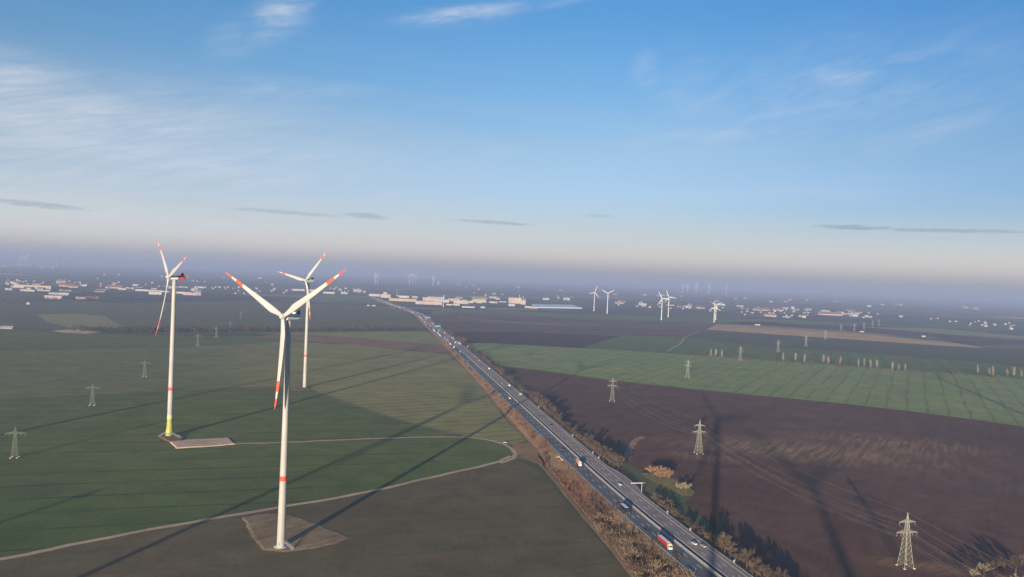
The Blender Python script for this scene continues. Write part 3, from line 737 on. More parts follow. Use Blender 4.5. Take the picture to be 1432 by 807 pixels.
def make_pylon(kind, label, group):
    root = empty('pylon', (0, 0, 0)); tag(root, label, 'electricity pylon', group)
    r = .14
    if kind == 'two':
        H, peak = 27.0, 7.0; arms = [(21.5, 7.4), (28.0, 5.8)]; hang = [(21.5, 7.1), (21.5, 4.0), (28.0, 5.5)]; mt = M['lattice_pale']; wb, wt = 6.8, 1.5
    else:
        H, peak = 22.0, 4.5; arms = [(20.6, 7.6)]; hang = [(20.6, 7.3), (20.6, 4.2)]; mt = M['lattice_green']; wb, wt = 5.0, 1.5
    mb = MB(); w = lattice_leg(mb, H, wb, wt, peak, r); mb.build('lattice_mast', mt, root)
    for z, sp in arms:
        mb = MB(); crossarm(mb, z, sp, w(z), r * .8); mb.build('crossarm', mt, root)
    for z, x in hang:
        for sg in (-1, 1):
            mb = MB(); mb.bar((sg * x, 0, z), (sg * x, 0, z - 2.2), .14, 0, 6); mb.build('insulator', M['insulator'], root)
    mb = MB()
    for x in (-1, 1):
        for y in (-1, 1): mb.box((x * wb / 2, y * wb / 2, .25), (1.1, 1.1, .6))
    mb.build('footing', M['footing'], root)
    hang_pts = [Vector((sg * x, 0, z - 2.2)) for z, x in hang for sg in (-1, 1)] + [Vector((0, 0, H + peak))]
    return root, hang_pts
def power_line(kind, pix, labels, group, extra=None, scale=1.0):
    pos = [G(u, v) for u, v in pix]
    if extra: pos = [G(*e) if len(e) == 2 else Vector(e) for e in extra] + pos
    proto, hp = make_pylon(kind, labels[0], group); frames = []
    for i, p in enumerate(pos):
        a = pos[max(0, i - 1)]; b = pos[min(len(pos) - 1, i + 1)]; d_ = (b - a).to_2d().normalized()
        o = proto if i == 0 else copy_tree(proto)
        o.location = (p.x, p.y, 0); o.rotation_euler = (0, 0, math.atan2(d_.y, d_.x) - math.pi / 2); o['label'] = labels[i] if i < len(labels) else labels[-1]
        frames.append(Matrix.Translation((p.x, p.y, 0)) @ Matrix.Rotation(o.rotation_euler.z, 4, 'Z'))
    for j, h in enumerate(hp):
        mb = MB(); prev = None
        for f_ in frames:
            p = f_ @ h
            if prev is not None:
                L = (p - prev).length; sag = L * L / 11000.0 * (0.7 if j == len(hp) - 1 else 1); n = 14; line = []
                for i in range(n + 1):
                    t = i / n; q = prev.lerp(p, t); q.z -= 4 * sag * t * (1 - t); line.append(q)
                if L < 900: mb.tube(line, .036, 0, 3)
            prev = p
        tag(mb.build('power_cable', M['cable']), 'thin grey cable strung between ' + ('the pale two-armed pylons' if kind == 'two' else 'the greenish one-armed pylons'), 'power cable', 'cables of the ' + ('two-armed' if kind == 'two' else 'one-armed') + ' pylons')
base0, base1 = G(1266, 793), G(977, 634)
e0 = base0 + (base0 - base1).normalized() * 300
power_line('two', [(1266, 793), (977, 634), (856, 561), (961.5, 528), (1035, 504), (1088, 492), (1127, 484), (1154, 474.6), (1176, 464.5), (1194.7, 463), (1208, 461), (1220, 458), (1229, 456)],
           ['pale lattice pylon outside the picture past the tan trees', 'pale two-armed lattice pylon standing in the shaded bottom of the ploughed field', 'pale two-armed lattice pylon by the straw streaks on the ploughed field', 'pale two-armed pylon where the cables bend, on dark soil',
            'pale two-armed pylon standing in the striped green field', 'pale two-armed pylon at the poplar row', 'small pale pylon in the dark striped green field beyond the poplars', 'small pale pylon on the grey green field below the reed bank', 'small pale pylon at the near foot of the reed bank',
            'tiny faint pylon beyond the reed bank'], 'two-armed pylons', extra=[tuple(e0)])
power_line('one', [(20.5, 640), (129, 567), (202, 527), (276.5, 483.5), (302.5, 471.5), (322, 463), (337, 446)],
           ['greenish one-armed pylon outside the picture on the crop', 'greenish one-armed lattice pylon alone in the crop, largest of its line', 'greenish one-armed pylon just above the long turbine shadow', 'greenish one-armed pylon beside the banded green footed tower',
            'small greenish pylon at the upper edge of the crop', 'small faint pylon in front of the dark hedge wood', 'small faint pylon behind the hedge wood', 'tiny faint pylon on the hazy field beyond the hedge wood'], 'one-armed pylons', extra=[tuple(G(20.5, 640) * 2 - G(129, 567))])

# ------------------------------------------------------------------ trees and shrubs
def twig_mat(name, cols):
    m_ = bpy.data.materials.new(name); m_.use_nodes = True; q = NT(m_.node_tree); b = q.n['Principled BSDF']
    oi = q.new('ShaderNodeObjectInfo').outputs['Random']
    cr = q.new('ShaderNodeValToRGB'); e = cr.color_ramp.elements
    e[0].color = (*cols[0], 1); e[1].color = (*cols[-1], 1); e[1].position = 1
    for i, c in enumerate(cols[1:-1]):
        x = e.new((i + 1) / (len(cols) - 1)); x.color = (*c, 1)
    q.l.new(oi, cr.inputs[0])
    pos = q.new('ShaderNodeNewGeometry').outputs['Position']; f = q.noise(pos, .8, 2)
    q.l.new(q.mix(1.0, cr.outputs[0], q.mix(q.ramp(f, .25, .75), (.7, .7, .7), (1.3, 1.3, 1.3)), 'MULTIPLY'), b.inputs['Base Color'])
    b.inputs['Roughness'].default_value = 1; b.inputs['Specular IOR Level'].default_value = 0
    return m_
M['bark'] = mat('bark', (.09, .07, .05), .95, .12)
M['twigs_brown'] = twig_mat('twigs_brown', [(.092, .070, .058), (.12, .088, .066), (.082, .065, .056), (.145, .105, .076)])
M['twigs_rust'] = twig_mat('twigs_rust', [(.15, .075, .055), (.19, .098, .066), (.13, .065, .05)])
M['twigs_straw'] = twig_mat('twigs_straw', [(.185, .135, .09), (.225, .16, .105), (.165, .12, .085)])
M['twigs_umber'] = twig_mat('twigs_umber', [(.095, .065, .05), (.12, .08, .06), (.08, .055, .045)])
M['twigs_tan'] = twig_mat('twigs_tan', [(.25, .155, .085), (.28, .175, .095), (.23, .145, .08)])
M['twigs_pale'] = twig_mat('twigs_pale', [(.22, .19, .125), (.26, .22, .14)])
M['twigs_dark'] = twig_mat('twigs_dark', [(.045, .040, .034), (.065, .055, .045), (.05, .048, .038)])
M['poplar'] = twig_mat('poplar', [(.26, .22, .165), (.30, .25, .19), (.23, .195, .15)])
def crown_mesh(seed, rx, rz, n, zc, w=.11, ln=1.2, up=.55, lumps=6):
    """bare winter crown: many thin twigs springing from boughs, clumped and gappy"""
    g = random.Random(seed); mb = MB(); cl = []
    for i in range(lumps):
        a = g.uniform(0, 6.28); q = g.uniform(.15, .62)
        cl.append((Vector((math.cos(a) * rx * q, math.sin(a) * rx * q, zc + rz * g.uniform(-.5, .5))), g.uniform(.4, .62)))
    cl.append((Vector((0, 0, zc + rz * .15)), .6))
    for i in range(n):
        c, s_ = g.choice(cl); dv = Vector((g.gauss(0, 1), g.gauss(0, 1), g.gauss(0, 1))).normalized()
        p = c + Vector((dv.x * rx, dv.y * rx, dv.z * rz)) * s_ * g.uniform(.35, 1) ** .6
        if p.z < .1: p.z = .1
        d_ = (dv + Vector((0, 0, up)) + Vector((g.gauss(0, .4), g.gauss(0, .4), g.gauss(0, .3)))).normalized()
        L = ln * g.uniform(.5, 1.3); x = d_.orthogonal().normalized(); x = (Matrix.Rotation(g.uniform(0, 3.14), 3, d_) @ x) * w * g.uniform(.5, 1.4)
        e = p + d_ * L + Vector((0, 0, -.05 * L))
        mb.add([p - x * .6, p + x * .6, e], [(0, 1, 2)])
        m_ = p.lerp(e, .4); y = d_.cross(x) ; s2 = (x * g.choice((-1, 1)) * 5 + d_ * .8 * L * .5)
        mb.add([m_ - d_ * w * .6, m_ + d_ * w * .6, m_ + s2], [(0, 1, 2)])
    return mb.mesh('crown', [])
def trunk_mesh(seed, h, r):
    g = random.Random(seed); mb = MB(); top = Vector((g.uniform(-.2, .2) * h * .2, g.uniform(-.2, .2) * h * .2, h * .62))
    mb.bar((0, 0, -.1), top * .5, r, 0, 6, r * .75); mb.bar(top * .5, top, r * .75, 0, 6, r * .35)
    return mb.mesh('trunk', [M['bark']])
def sliver(mb, g, a, b, w):
    """one twig: a long thin blade from a to b"""
    d_ = (b - a); x = d_.orthogonal().normalized(); x = Matrix.Rotation(g.uniform(0, 3.14), 3, d_.normalized()) @ x * w
    mb.add([a - x, a + x, b], [(0, 1, 2)])
def rdir(g, base, spread):
    return (base + Vector((g.gauss(0, 1), g.gauss(0, 1), g.gauss(0, 1))) * spread).normalized()
def tree_proto(seed, h, rx, n, mname, w=.09):
    """bare tree: trunk and boughs, with branches and twigs fanning off them"""
    g = random.Random(seed); tk = MB(); cr = MB(); r = .03 * h
    lean = Vector((g.uniform(-.06, .06) * h, g.uniform(-.06, .06) * h, 0)); top = lean + Vector((0, 0, h * .80))
    tk.bar((0, 0, -.2), lean * .4 + Vector((0, 0, h * .34)), r, 0, 6, r * .75); tk.bar(lean * .4 + Vector((0, 0, h * .34)), top, r * .75, 0, 6, r * .15)
    nb = g.randint(10, 14); per = n / (nb * 9.0)
    for i in range(nb):
        t = g.uniform(.18, .92); st = lean * t + Vector((0, 0, h * (.12 + .66 * t))); az_ = i * 2.4 + g.uniform(-.4, .4)
        L = rx * g.uniform(.65, 1.15) * (1.15 - .55 * t); d_ = Vector((math.cos(az_), math.sin(az_), g.uniform(.35, 1.1))).normalized(); end = st + d_ * L * 1.2
        tk.bar(st, end, r * .38, 0, 4, r * .1)
        for j in range(9):
            q = st.lerp(end, g.uniform(.25, 1.0)); bd = rdir(g, d_ + Vector((0, 0, .45)), .45); bl = h * g.uniform(.10, .22); be = q + bd * bl
            sliver(cr, g, q, be, w * .8)
            for k_ in range(max(2, int(per))):
                p_ = q.lerp(be, g.uniform(.15, 1)); td = rdir(g, bd + Vector((0, 0, .3)), .5); sliver(cr, g, p_, p_ + td * h * g.uniform(.06, .15), w * g.uniform(.6, 1.2))
    return cr.mesh('crown', [M[mname]]), tk.mesh('trunk', [M['bark']])
def shrub_mesh(seed, mname, stems=34, h=3.0, spread=.62, w=.075):
    """many-stemmed winter shrub: stems fanning from the ground, side twigs, ragged top"""
    g = random.Random(seed); mb = MB()
    for i in range(stems):
        o_ = Vector((g.gauss(0, .55), g.gauss(0, .55), 0)); d_ = Vector((g.gauss(0, spread), g.gauss(0, spread), 1)).normalized(); L = h * g.uniform(.45, 1.1); e = o_ + d_ * L
        sliver(mb, g, o_, e, w)
        for j in range(11):
            p = o_.lerp(e, g.uniform(.2, .98)); td = rdir(g, d_ + Vector((0, 0, .2)), .55); sliver(mb, g, p, p + td * h * g.uniform(.12, .34), w * g.uniform(.7, 1.4))
    return mb.mesh('shrub', [M[mname]])
PROTO = {}
def protos(key, n, fn):
    if key not in PROTO: PROTO[key] = [fn(i) for i in range(n)]
    return PROTO[key]
def plant_tree(key, p, s_, label, group, cat='bare tree', name='bare_tree'):
    cm, tm = rnd.choice(PROTO[key]); root = empty(name, p, rnd.uniform(0, 6.28)); root.scale = (s_ * rnd.uniform(.88, 1.15), s_ * rnd.uniform(.88, 1.15), s_)
    tag(root, label, cat, group); link('trunk', tm, root); link('crown', cm, root); return root
def plant_shrub(key, p, s_, label, group, cat='shrub', name='shrub'):
    cm = rnd.choice(PROTO[key]); o = link(name, cm); o.location = p; o.rotation_euler = (0, 0, rnd.uniform(0, 6.28)); o.scale = (s_ * rnd.uniform(.85, 1.25), s_ * rnd.uniform(.85, 1.25), s_ * rnd.uniform(.85, 1.15))
    tag(o, label, cat, group); return o
protos('brown', 8, lambda i: tree_proto(20 + i, 8.8 + (i % 3) * 1.2, 3.1 + .3 * (i % 2), 2000, 'twigs_brown', .095))
protos('tan', 3, lambda i: tree_proto(40 + i, 10.5, 5.2, 4200, 'twigs_tan', .13))
protos('pale', 2, lambda i: tree_proto(50 + i, 8.5, 4.6, 2800, 'twigs_pale', .12))
protos('poplar', 3, lambda i: (lambda cm: (cm.materials.append(M['poplar']), (cm, trunk_mesh(60 + i, 22, .4)))[1])(crown_mesh(60 + i, 2.2, 11.0, 620, 12.5, .2, 2.0, 1.6)))
def shr(i, mname): return shrub_mesh(80 + i, mname, 30 + 4 * (i % 3), 2.7 + .5 * (i % 2), .6)
protos('rusty', 5, lambda i: shr(i, 'twigs_rust')); protos('straw', 5, lambda i: shr(30 + i, 'twigs_straw')); protos('umber', 5, lambda i: shr(40 + i, 'twigs_umber'))
protos('brown_shrub', 4, lambda i: shr(10 + i, 'twigs_brown'))
ZONES = []
def zone(s_):
    """a landmark on the motorway nearest to running length s_"""
    if not ZONES:
        for u, v, t in [(1000, 800, 'the bottom picture edge'), (955, 768, 'the red truck'), (905, 727, 'the black truck'), (872, 690, 'the lay-by gantry'), (835, 655, 'the orange truck'), (790, 620, 'the underpass'), (760, 590, 'the farm track bend'),
                        (730, 562, 'the white van'), (702, 540, 'the soil field corner'), (676, 515, 'the green field corner'), (645, 490, 'the brown strip end'), (610, 460, 'the blue signs'), (560, 430, 'the warehouses')]:
            ZONES.append((road_at(u, v)[0], t))
    z = min(ZONES, key=lambda z: abs(z[0] - s_)); return ('short of ' if s_ < z[0] else 'past ') + z[1]
def slope_z(s_, off):
    h = road(s_, 0).z; e = abs(off) - 17.2
    return max(.2, h - .12 - e / (2.6 if off < 0 else 2.2)) if e > 0 else h
# trees on the far-side slope of the pale carriageway
s_near, s_fld = road_at(1057, 806)[0] - 40, road_at(688, 505)[0]
s_mid = road_at(740, 560)[0]
s_ = s_near; n_t = 0
while s_ < s_fld + 900:
    near_ = s_ < s_mid
    if s_bay0 - 12 < s_ < s_bay1 + 4: s_ += 9; continue
    for k_ in range(2 if near_ else 1):
        if not near_ and rnd.random() < .35: continue
        row = k_ if near_ else rnd.randint(0, 1); off = (20.3 + rnd.uniform(0, 3.5)) if row == 0 else (25 + rnd.uniform(0, 6)); sq = s_ + rnd.uniform(-4, 4); q = road(sq, off)
        g_ = 1.0 + .35 * math.sin(s_ * .021) ; sz = rnd.uniform(.55, 1.05) * g_ * (1.35 if rnd.random() < .12 else 1)
        big = 'tall' if sz > 1.12 else 'low' if sz < .75 else 'middling'
        plant_tree('brown', (q.x, q.y, slope_z(sq, off) - .1), sz, f'{big} bare tree {"behind the pale guard rail" if row == 0 else "at the soil field edge"} {zone(sq)}', 'bare trees along the pale carriageway'); n_t += 1
    s_ += rnd.uniform(5.2, 8.0) * (1 if near_ else 1.5)
# shrubs on the sunny slope beside the dark carriageway
def in_poly(p, poly):
    x, y = p; c = False; n = len(poly)
    for a in range(n):
        x1, y1 = poly[a]; x2, y2 = poly[a - 1]
        if (y1 > y) != (y2 > y) and x < (x2 - x1) * (y - y1) / (y2 - y1) + x1: c = not c
    return c
belt = [(650, 508), (676, 540), (708, 577), (742, 612), (757, 632), (764, 652), (808, 707), (848, 754), (893, 811), (990, 935), (1040, 900), (952, 796), (880, 722), (800, 645), (728, 583), (680, 534)]
n_s = 0; tries = 0
while n_s < 298 and tries < 14000:
    tries += 1
    v = 510 + (rnd.random() * 312 if n_s % 5 < 3 else rnd.random() * 140); u = rnd.uniform(640, 1000)
    if not in_poly((u, v), belt): continue
    sl, off = road_at(u, v)
    if off > -18.9: continue
    pp = G(u, v); z = slope_z(sl, off)
    if 766 < u < 800 and 630 < v < 662: continue
    f_ = math.sin(pp.x * .05 + 1.3 * math.sin(pp.y * .03)) + rnd.uniform(-.7, .7)
    key = 'rusty' if f_ > .35 else 'straw' if f_ < -.55 else 'umber'; sz = rnd.uniform(.55, 1.35) * (1.25 if off < -24 else 1.0) * (1.25 if v > 690 else 1)
    big = 'tall' if sz > 1.05 else 'low' if sz < .75 else 'middling'
    where = 'at the guard rail' if off > -26 else 'in mid slope' if off > -36 else 'by the farm track'
    plant_shrub(key, (pp.x, pp.y, z - .15), sz, f'{big} {dict(rusty="rusty red", straw="straw coloured", umber="dark brown")[key]} shrub {where} {zone(sl)}', 'shrubs beside the dark carriageway'); n_s += 1
for i in range(46):
    sl = road_at(690, 560)[0] + rnd.uniform(20, 1200); off = -19 - rnd.uniform(0, 4); q = road(sl, off); sz = rnd.uniform(.6, 1.3)
    plant_shrub('brown_shrub', (q.x, q.y, slope_z(sl, off) - .1), sz, f'{"large" if sz > .95 else "small"} brown bush at the jammed outer rail {zone(sl)}', 'bushes beside the jammed carriageway', 'bush', 'bush')
gbr = random.Random(91); BR = {n_: MB() for n_ in ('twigs_rust', 'twigs_straw', 'twigs_umber')}; cnt = 0
CX = CL[::6]
while cnt < 15000:
    v = 512 + (gbr.random() ** .7) * 310; u = gbr.uniform(645, 1000)
    if not in_poly((u, v), belt): continue
    pp = G(u, v); cnt += 1; i0 = min(range(len(CX)), key=lambda j: (CX[j].x - pp.x) ** 2 + (CX[j].y - pp.y) ** 2) * 6
    t_ = road_dir(i0 * STEP); qx, qy = pp.x - CL[i0].x, pp.y - CL[i0].y; off = qx * t_.y - qy * t_.x
    if off > -18: continue
    zz = slope_z(i0 * STEP + qx * t_.x + qy * t_.y, off)
    f_ = math.sin(pp.x * .05 + 1.3 * math.sin(pp.y * .03)) + gbr.uniform(-1, 1)
    mb = BR['twigs_rust' if f_ > .45 else 'twigs_straw' if f_ < -.2 else 'twigs_umber']
    for j in range(3):
        d_ = Vector((gbr.gauss(0, .5), gbr.gauss(0, .5), 1)).normalized() * gbr.uniform(.5, 1.9); x = Vector((gbr.gauss(0, 1), gbr.gauss(0, 1), 0)).normalized() * gbr.uniform(.08, .3); o_ = Vector((pp.x + gbr.gauss(0, .5), pp.y + gbr.gauss(0, .5), zz))
        mb.add([o_ - x, o_ + x, o_ + d_], [(0, 1, 2)])
for n_, lab in (('twigs_rust', 'rusty dead weeds'), ('twigs_straw', 'pale straw grass'), ('twigs_umber', 'dark brown undergrowth')):
    tag(BR[n_].build('undergrowth', M[n_]), lab + ' between the shrubs beside the dark carriageway', 'undergrowth', None, 'stuff')
# willows and scrub in the hollow
for (u, v, s_) in [(913, 671, 1.05), (925, 673, 1.2), (934, 674, 1.0)]:
    p = G(u, v); plant_tree('tan', (p.x, p.y, 0), s_, 'orange tan willow in the clump by the hollow on the ploughed field', 'tan willows by the hollow', 'willow', 'willow')
for (u, v, s_) in [(950, 689, .8), (961, 690, .85)]:
    p = G(u, v); plant_tree('pale', (p.x, p.y, 0), s_, 'pale greyish round bush at the end of the grassy hollow', 'pale bushes at the hollow')
for (u, v, s_) in [(1362, 812, 1.0), (1376, 806, 1.1), (1390, 803, 1.3), (1405, 800, 1.35), (1420, 803, 1.5), (1436, 800, 1.3), (1400, 820, 1.2), (1425, 822, 1.3), (1446, 818, 1.3)]:
    p = G(u, v); plant_tree('pale' if rnd.random() < .6 else 'brown', (p.x, p.y, 0), s_ * (.72 if v < 815 else .6), f'{"big" if s_ > 1.25 else "smaller"} bare tree in the thicket past the near pylon, ' + ('at its thin end' if u < 1380 else 'in its front row' if v > 810 else 'in its back row'), 'tan thicket on the ploughed field')
# row of poplars between the two striped green fields
for (u, v) in [(994, 500), (1001, 500.5), (1009, 501), (1095, 506), (1112, 507), (1125, 508), (1151, 510), (1158, 511), (1175, 512), (1200, 514), (1208.5, 515), (1217, 516), (1226, 517), (1247.5, 519), (1256.5, 520), (1265.5, 521), (1367, 524.5), (1383, 526), (1388, 526.5), (1408, 527.5), (1418, 529), (1428, 530)]:
    p = G(u, v); sz = rnd.uniform(.78, 1.05); plant_tree('poplar', (p.x, p.y, 0), sz, f'{"tall" if sz > .92 else "short"} slender poplar between two striped green fields, ' + ('at the tracks west end' if u < 1050 else 'below the three small pylons' if u < 1190 else 'in the row under the bright sheds' if u < 1300 else 'toward the east end of the row'), 'poplars between the green fields', 'poplar', 'poplar')
for i in range(70):
    t = rnd.random(); u = 975 + t * 457; v = 497.5 + (u - 975) * .0705 + rnd.uniform(-1, 1.5)
    p = G(u, v); sz = rnd.uniform(.9, 1.9); plant_shrub('umber', (p.x, p.y, 0), sz, f'{"broad" if sz > 1.4 else "small"} brown bush at the foot of the poplar row, ' + ('near the pylon there' if u < 1100 else 'below the small pylons' if u < 1200 else 'under the reed bank' if u < 1320 else 'where the row thins out'), 'bushes under the poplars', 'bush', 'bush')
for i in range(5):
    p = G(740 + i * 4.5, 496 + rnd.uniform(-1, 1)); plant_shrub('brown_shrub', (p.x, p.y, 0), 1.1, 'brown bush on the small bare island in the green field', 'bushes in the green field', 'bush', 'bush')
for (u, v) in [(683, 512), (690, 519), (694, 513), (676, 503), (700, 522)]:
    p = G(u, v); plant_tree('brown', (p.x, p.y, 0), 1.2, 'bare tree at the field corner beside the pale carriageway', 'bare trees at the field corner')

def wood(name, label, px, n, h, mname, seed):
    """a far-off wood that reads as one mass: crowns of twigs packed in a strip"""
    g = random.Random(seed); mb = MB()
    for i in range(n):
        while True:
            u, v = g.uniform(min(p[0] for p in px), max(p[0] for p in px)), g.uniform(min(p[1] for p in px), max(p[1] for p in px))
            if in_poly((u, v), px): break
        c = G(u, v); hh = h * g.uniform(.5, 1.15); rx = hh * g.uniform(.32, .5)
        for j in range(34):
            dv = Vector((g.gauss(0, 1), g.gauss(0, 1), g.gauss(0, 1))).normalized(); p = Vector((c.x + dv.x * rx, c.y + dv.y * rx, hh * .52 + dv.z * hh * .42 * g.uniform(.5, 1)))
            e1 = Vector((g.gauss(0, 1), g.gauss(0, 1), g.gauss(0, 1))).normalized() * hh * .16; e2 = Vector((g.gauss(0, 1), g.gauss(0, 1), g.gauss(0, 1))).normalized() * hh * .10
            mb.add([p - e1, p + e2, p + e1 + Vector((0, 0, hh * .05))], [(0, 1, 2)])
    return tag(mb.build(name, M[mname]), label, 'wood', None, 'stuff')
wood('hedge_wood', 'dark bare wood strip across the far crop', [(100, 464), (180, 466), (240, 466.5), (330, 465.5), (440, 464.5), (590, 463), (592, 461), (440, 461), (330, 462), (240, 462), (170, 463), (100, 462.5)], 520, 15, 'twigs_dark', 5)
wood('hedge_wood', 'dark scrub along the far village edge', [(0, 425), (170, 420), (330, 418), (330, 414), (170, 414), (0, 418)], 330, 13, 'twigs_dark', 6)
wood('hedge_wood', 'dark trees behind the warehouses', [(520, 412), (620, 409), (740, 414), (1000, 432), (1432, 452), (1432, 449), (1000, 428), (740, 410), (620, 405), (520, 408)], 620, 15, 'twigs_dark', 7)
wood('hedge_wood', 'dark low wood on the hazy plain', [(1360, 440), (1432, 441), (1500, 443), (1500, 437), (1432, 434), (1370, 434)], 260, 18, 'twigs_dark', 8)
wood('hedge_wood', 'dark trees among the far villages', [(0, 408), (400, 405), (520, 412), (520, 404), (400, 399), (0, 401)], 520, 13, 'twigs_dark', 9)
wood('hedge_wood', 'dark scattered woods toward the horizon', [(300, 397), (1100, 432), (1432, 446), (1432, 430), (1100, 418), (300, 385)], 700, 16, 'twigs_dark', 10)
wood('hedge_wood', 'dark scrub along the jammed carriageway', [(560, 433), (590, 449), (604, 464), (607, 463), (592, 447), (564, 432)], 40, 6, 'twigs_brown', 12)

# ------------------------------------------------------------------ underpass and roadside gear
M['cream_concrete'] = mat('cream_concrete', (.60, .52, .38), .85, .06)
M['inside_shade'] = mat('inside_shade', (.03, .03, .032), .9, .1)
sl, off = road_at(781, 641); t_ = road_dir(sl); fr = road(sl, -17.4)
ang = math.atan2(t_.y, t_.x)
up_ = empty('underpass', (fr.x, fr.y, 0), ang); tag(up_, 'cream concrete underpass mouth under the dark carriageway', 'underpass')
mb = MB(); mb.box((0, .8, 4.3), (16, .6, 1.3)); mb.build('parapet', M['cream_concrete'], up_)
for sg in (-1, 1):
    mb = MB(); mb.add([(sg * 3.6, .9, 0), (sg * 3.6, .9, 5.0), (sg * 10.5, 6.5, 1.6), (sg * 10.5, 6.5, 0), (sg * 4.2, .9, 0), (sg * 4.2, .9, 5.0), (sg * 11, 6.2, 1.6), (sg * 11, 6.2, 0)],
                      [(0, 1, 2, 3), (7, 6, 5, 4), (1, 5, 6, 2), (0, 3, 7, 4), (2, 6, 7, 3), (0, 4, 5, 1)]); mb.build('wing_wall', M['cream_concrete'], up_)
mb = MB(); mb.box((0, 1.0, 1.8), (7.2, .2, 3.6)); mb.build('opening_shade', M['inside_shade'], up_)  # solid dark panel, shade inside the underpass put into its colour
M['sign_blue'] = mat('sign_blue', (.02, .24, .42), .4, .03); M['sign_grey'] = mat('sign_grey', (.36, .36, .36), .5, .04)
# cantilever sign bridge at the lay-by, seen from behind
sl, _o = road_at(884, 690); p = road(sl, 18.6); t_ = road_dir(sl)
g_ = empty('sign_gantry', (p.x, p.y, p.z - 1.6), math.atan2(t_.y, t_.x)); tag(g_, 'pale cantilever gantry on one post at the lay-by', 'sign gantry')
mb = MB(); mb.bar((0, 0, -.5), (0, 0, 9.4), .32, 0, 10, .24); mb.build('post', M['sign_grey'], g_)
mb = MB(); mb.box((0, 4.4, 9.2), (.5, 9.6, .8)); mb.build('beam', M['sign_grey'], g_)
mb = MB(); mb.bar((0, -.2, 9.2), (1.2, -4.2, 9.0), .2, 0, 6); mb.build('stay', M['sign_grey'], g_)
def gantry(u, v, wpx, label):
    sl, off = road_at(u, v + 9); p = road(sl, 0); t_ = road_dir(sl)
    gg = empty('overhead_sign', (p.x, p.y, p.z), math.atan2(t_.y, t_.x)); tag(gg, label, 'overhead sign', 'blue overhead signs')
    for y in (-1.0, -18.2):
        mb = MB(); mb.bar((0, y, -.5), (0, y, 8.2), .3, 0, 8); mb.build('post', M['sign_grey'], gg)
    mb = MB(); mb.box((0, -9.6, 7.9), (.7, 17.6, .9)); mb.build('beam', M['sign_grey'], gg)
    for y in (-5.6, -13.2):
        mb = MB(); mb.box((-.55, y, 8.2), (.2, 6.9, 4.6)); sp = mb.build('sign_panel', M['sign_blue'], gg)
        mb = MB()
        for dy in (-3.3, 3.3): mb.box((-.67, y + dy, 8.2), (.03, .14, 4.4))
        for dz in (-2.15, 2.15): mb.box((-.67, y, 8.2 + dz), (.03, 6.4, .14))
        mb.build('border', M['marking'], sp)
gantry(605.5, 449.5, 8, 'blue overhead sign over the pale carriageway, nearer of the two at the jam')
gantry(590, 437, 7, 'blue overhead sign over the pale carriageway, close to the warehouses')
for (u, v) in [(936, 718), (970, 742), (1028, 787), (848, 641), (835, 634), (760, 570), (805, 610)]:
    sl, off = road_at(u, v); q = road(sl, 18.3)
    dp = empty('roadside_cabinet', (q.x, q.y, q.z - .6)); tag(dp, 'small pale roadside cabinet behind the guard rail of the pale carriageway', 'cabinet', 'roadside cabinets')
    mb = MB(); mb.box((0, 0, .9), (.9, .8, 1.8)); mb.build('case', M['sign_grey'], dp)
    mb = MB(); mb.bar((.8, 0, -.3), (.8, 0, 3.0), .08, 0, 6); mb.build('pole', M['galvanised'], dp)

# ------------------------------------------------------------------ vehicles
M['tyre'] = mat('tyre', (.02, .02, .02), .9, .1); M['glass'] = mat('glass', (.02, .025, .03), .08, .05, spec=.6)
M['lamp_glass'] = mat('lamp_glass', (.75, .75, .72), .2, .03); M['tail_red'] = mat('tail_red', (.35, .02, .015), .3, .03)
PAINT = {n_: mat('paint_' + n_, c, .3, .02, spec=.5) for n_, c in dict(white=(.76, .76, .75), silver=(.42, .43, .45), black=(.02, .02, .023), blue=(.03, .06, .2), grey=(.13, .135, .14), red=(.42, .03, .02), orange=(.6, .17, .05), cream=(.62, .55, .42), teal=(.06, .25, .3)).items()}
def extrude_profile(mb, prof, wb, wt, zmax, mi=0):
    """side outline (x, z) extruded across, narrowing with height"""
    n = len(prof); vs = []
    for sg in (-1, 1):
        for x, z in prof:
            h = max(0, (z - .55) / (zmax - .55)); vs.append((x, sg * (wb + (wt - wb) * h) / 2, z))
    mb.add(vs, [tuple(range(n))[::-1] if False else tuple(range(n)), tuple(range(2 * n - 1, n - 1, -1))] + [(i, n + i, n + (i + 1) % n, (i + 1) % n) for i in range(n)], mi)
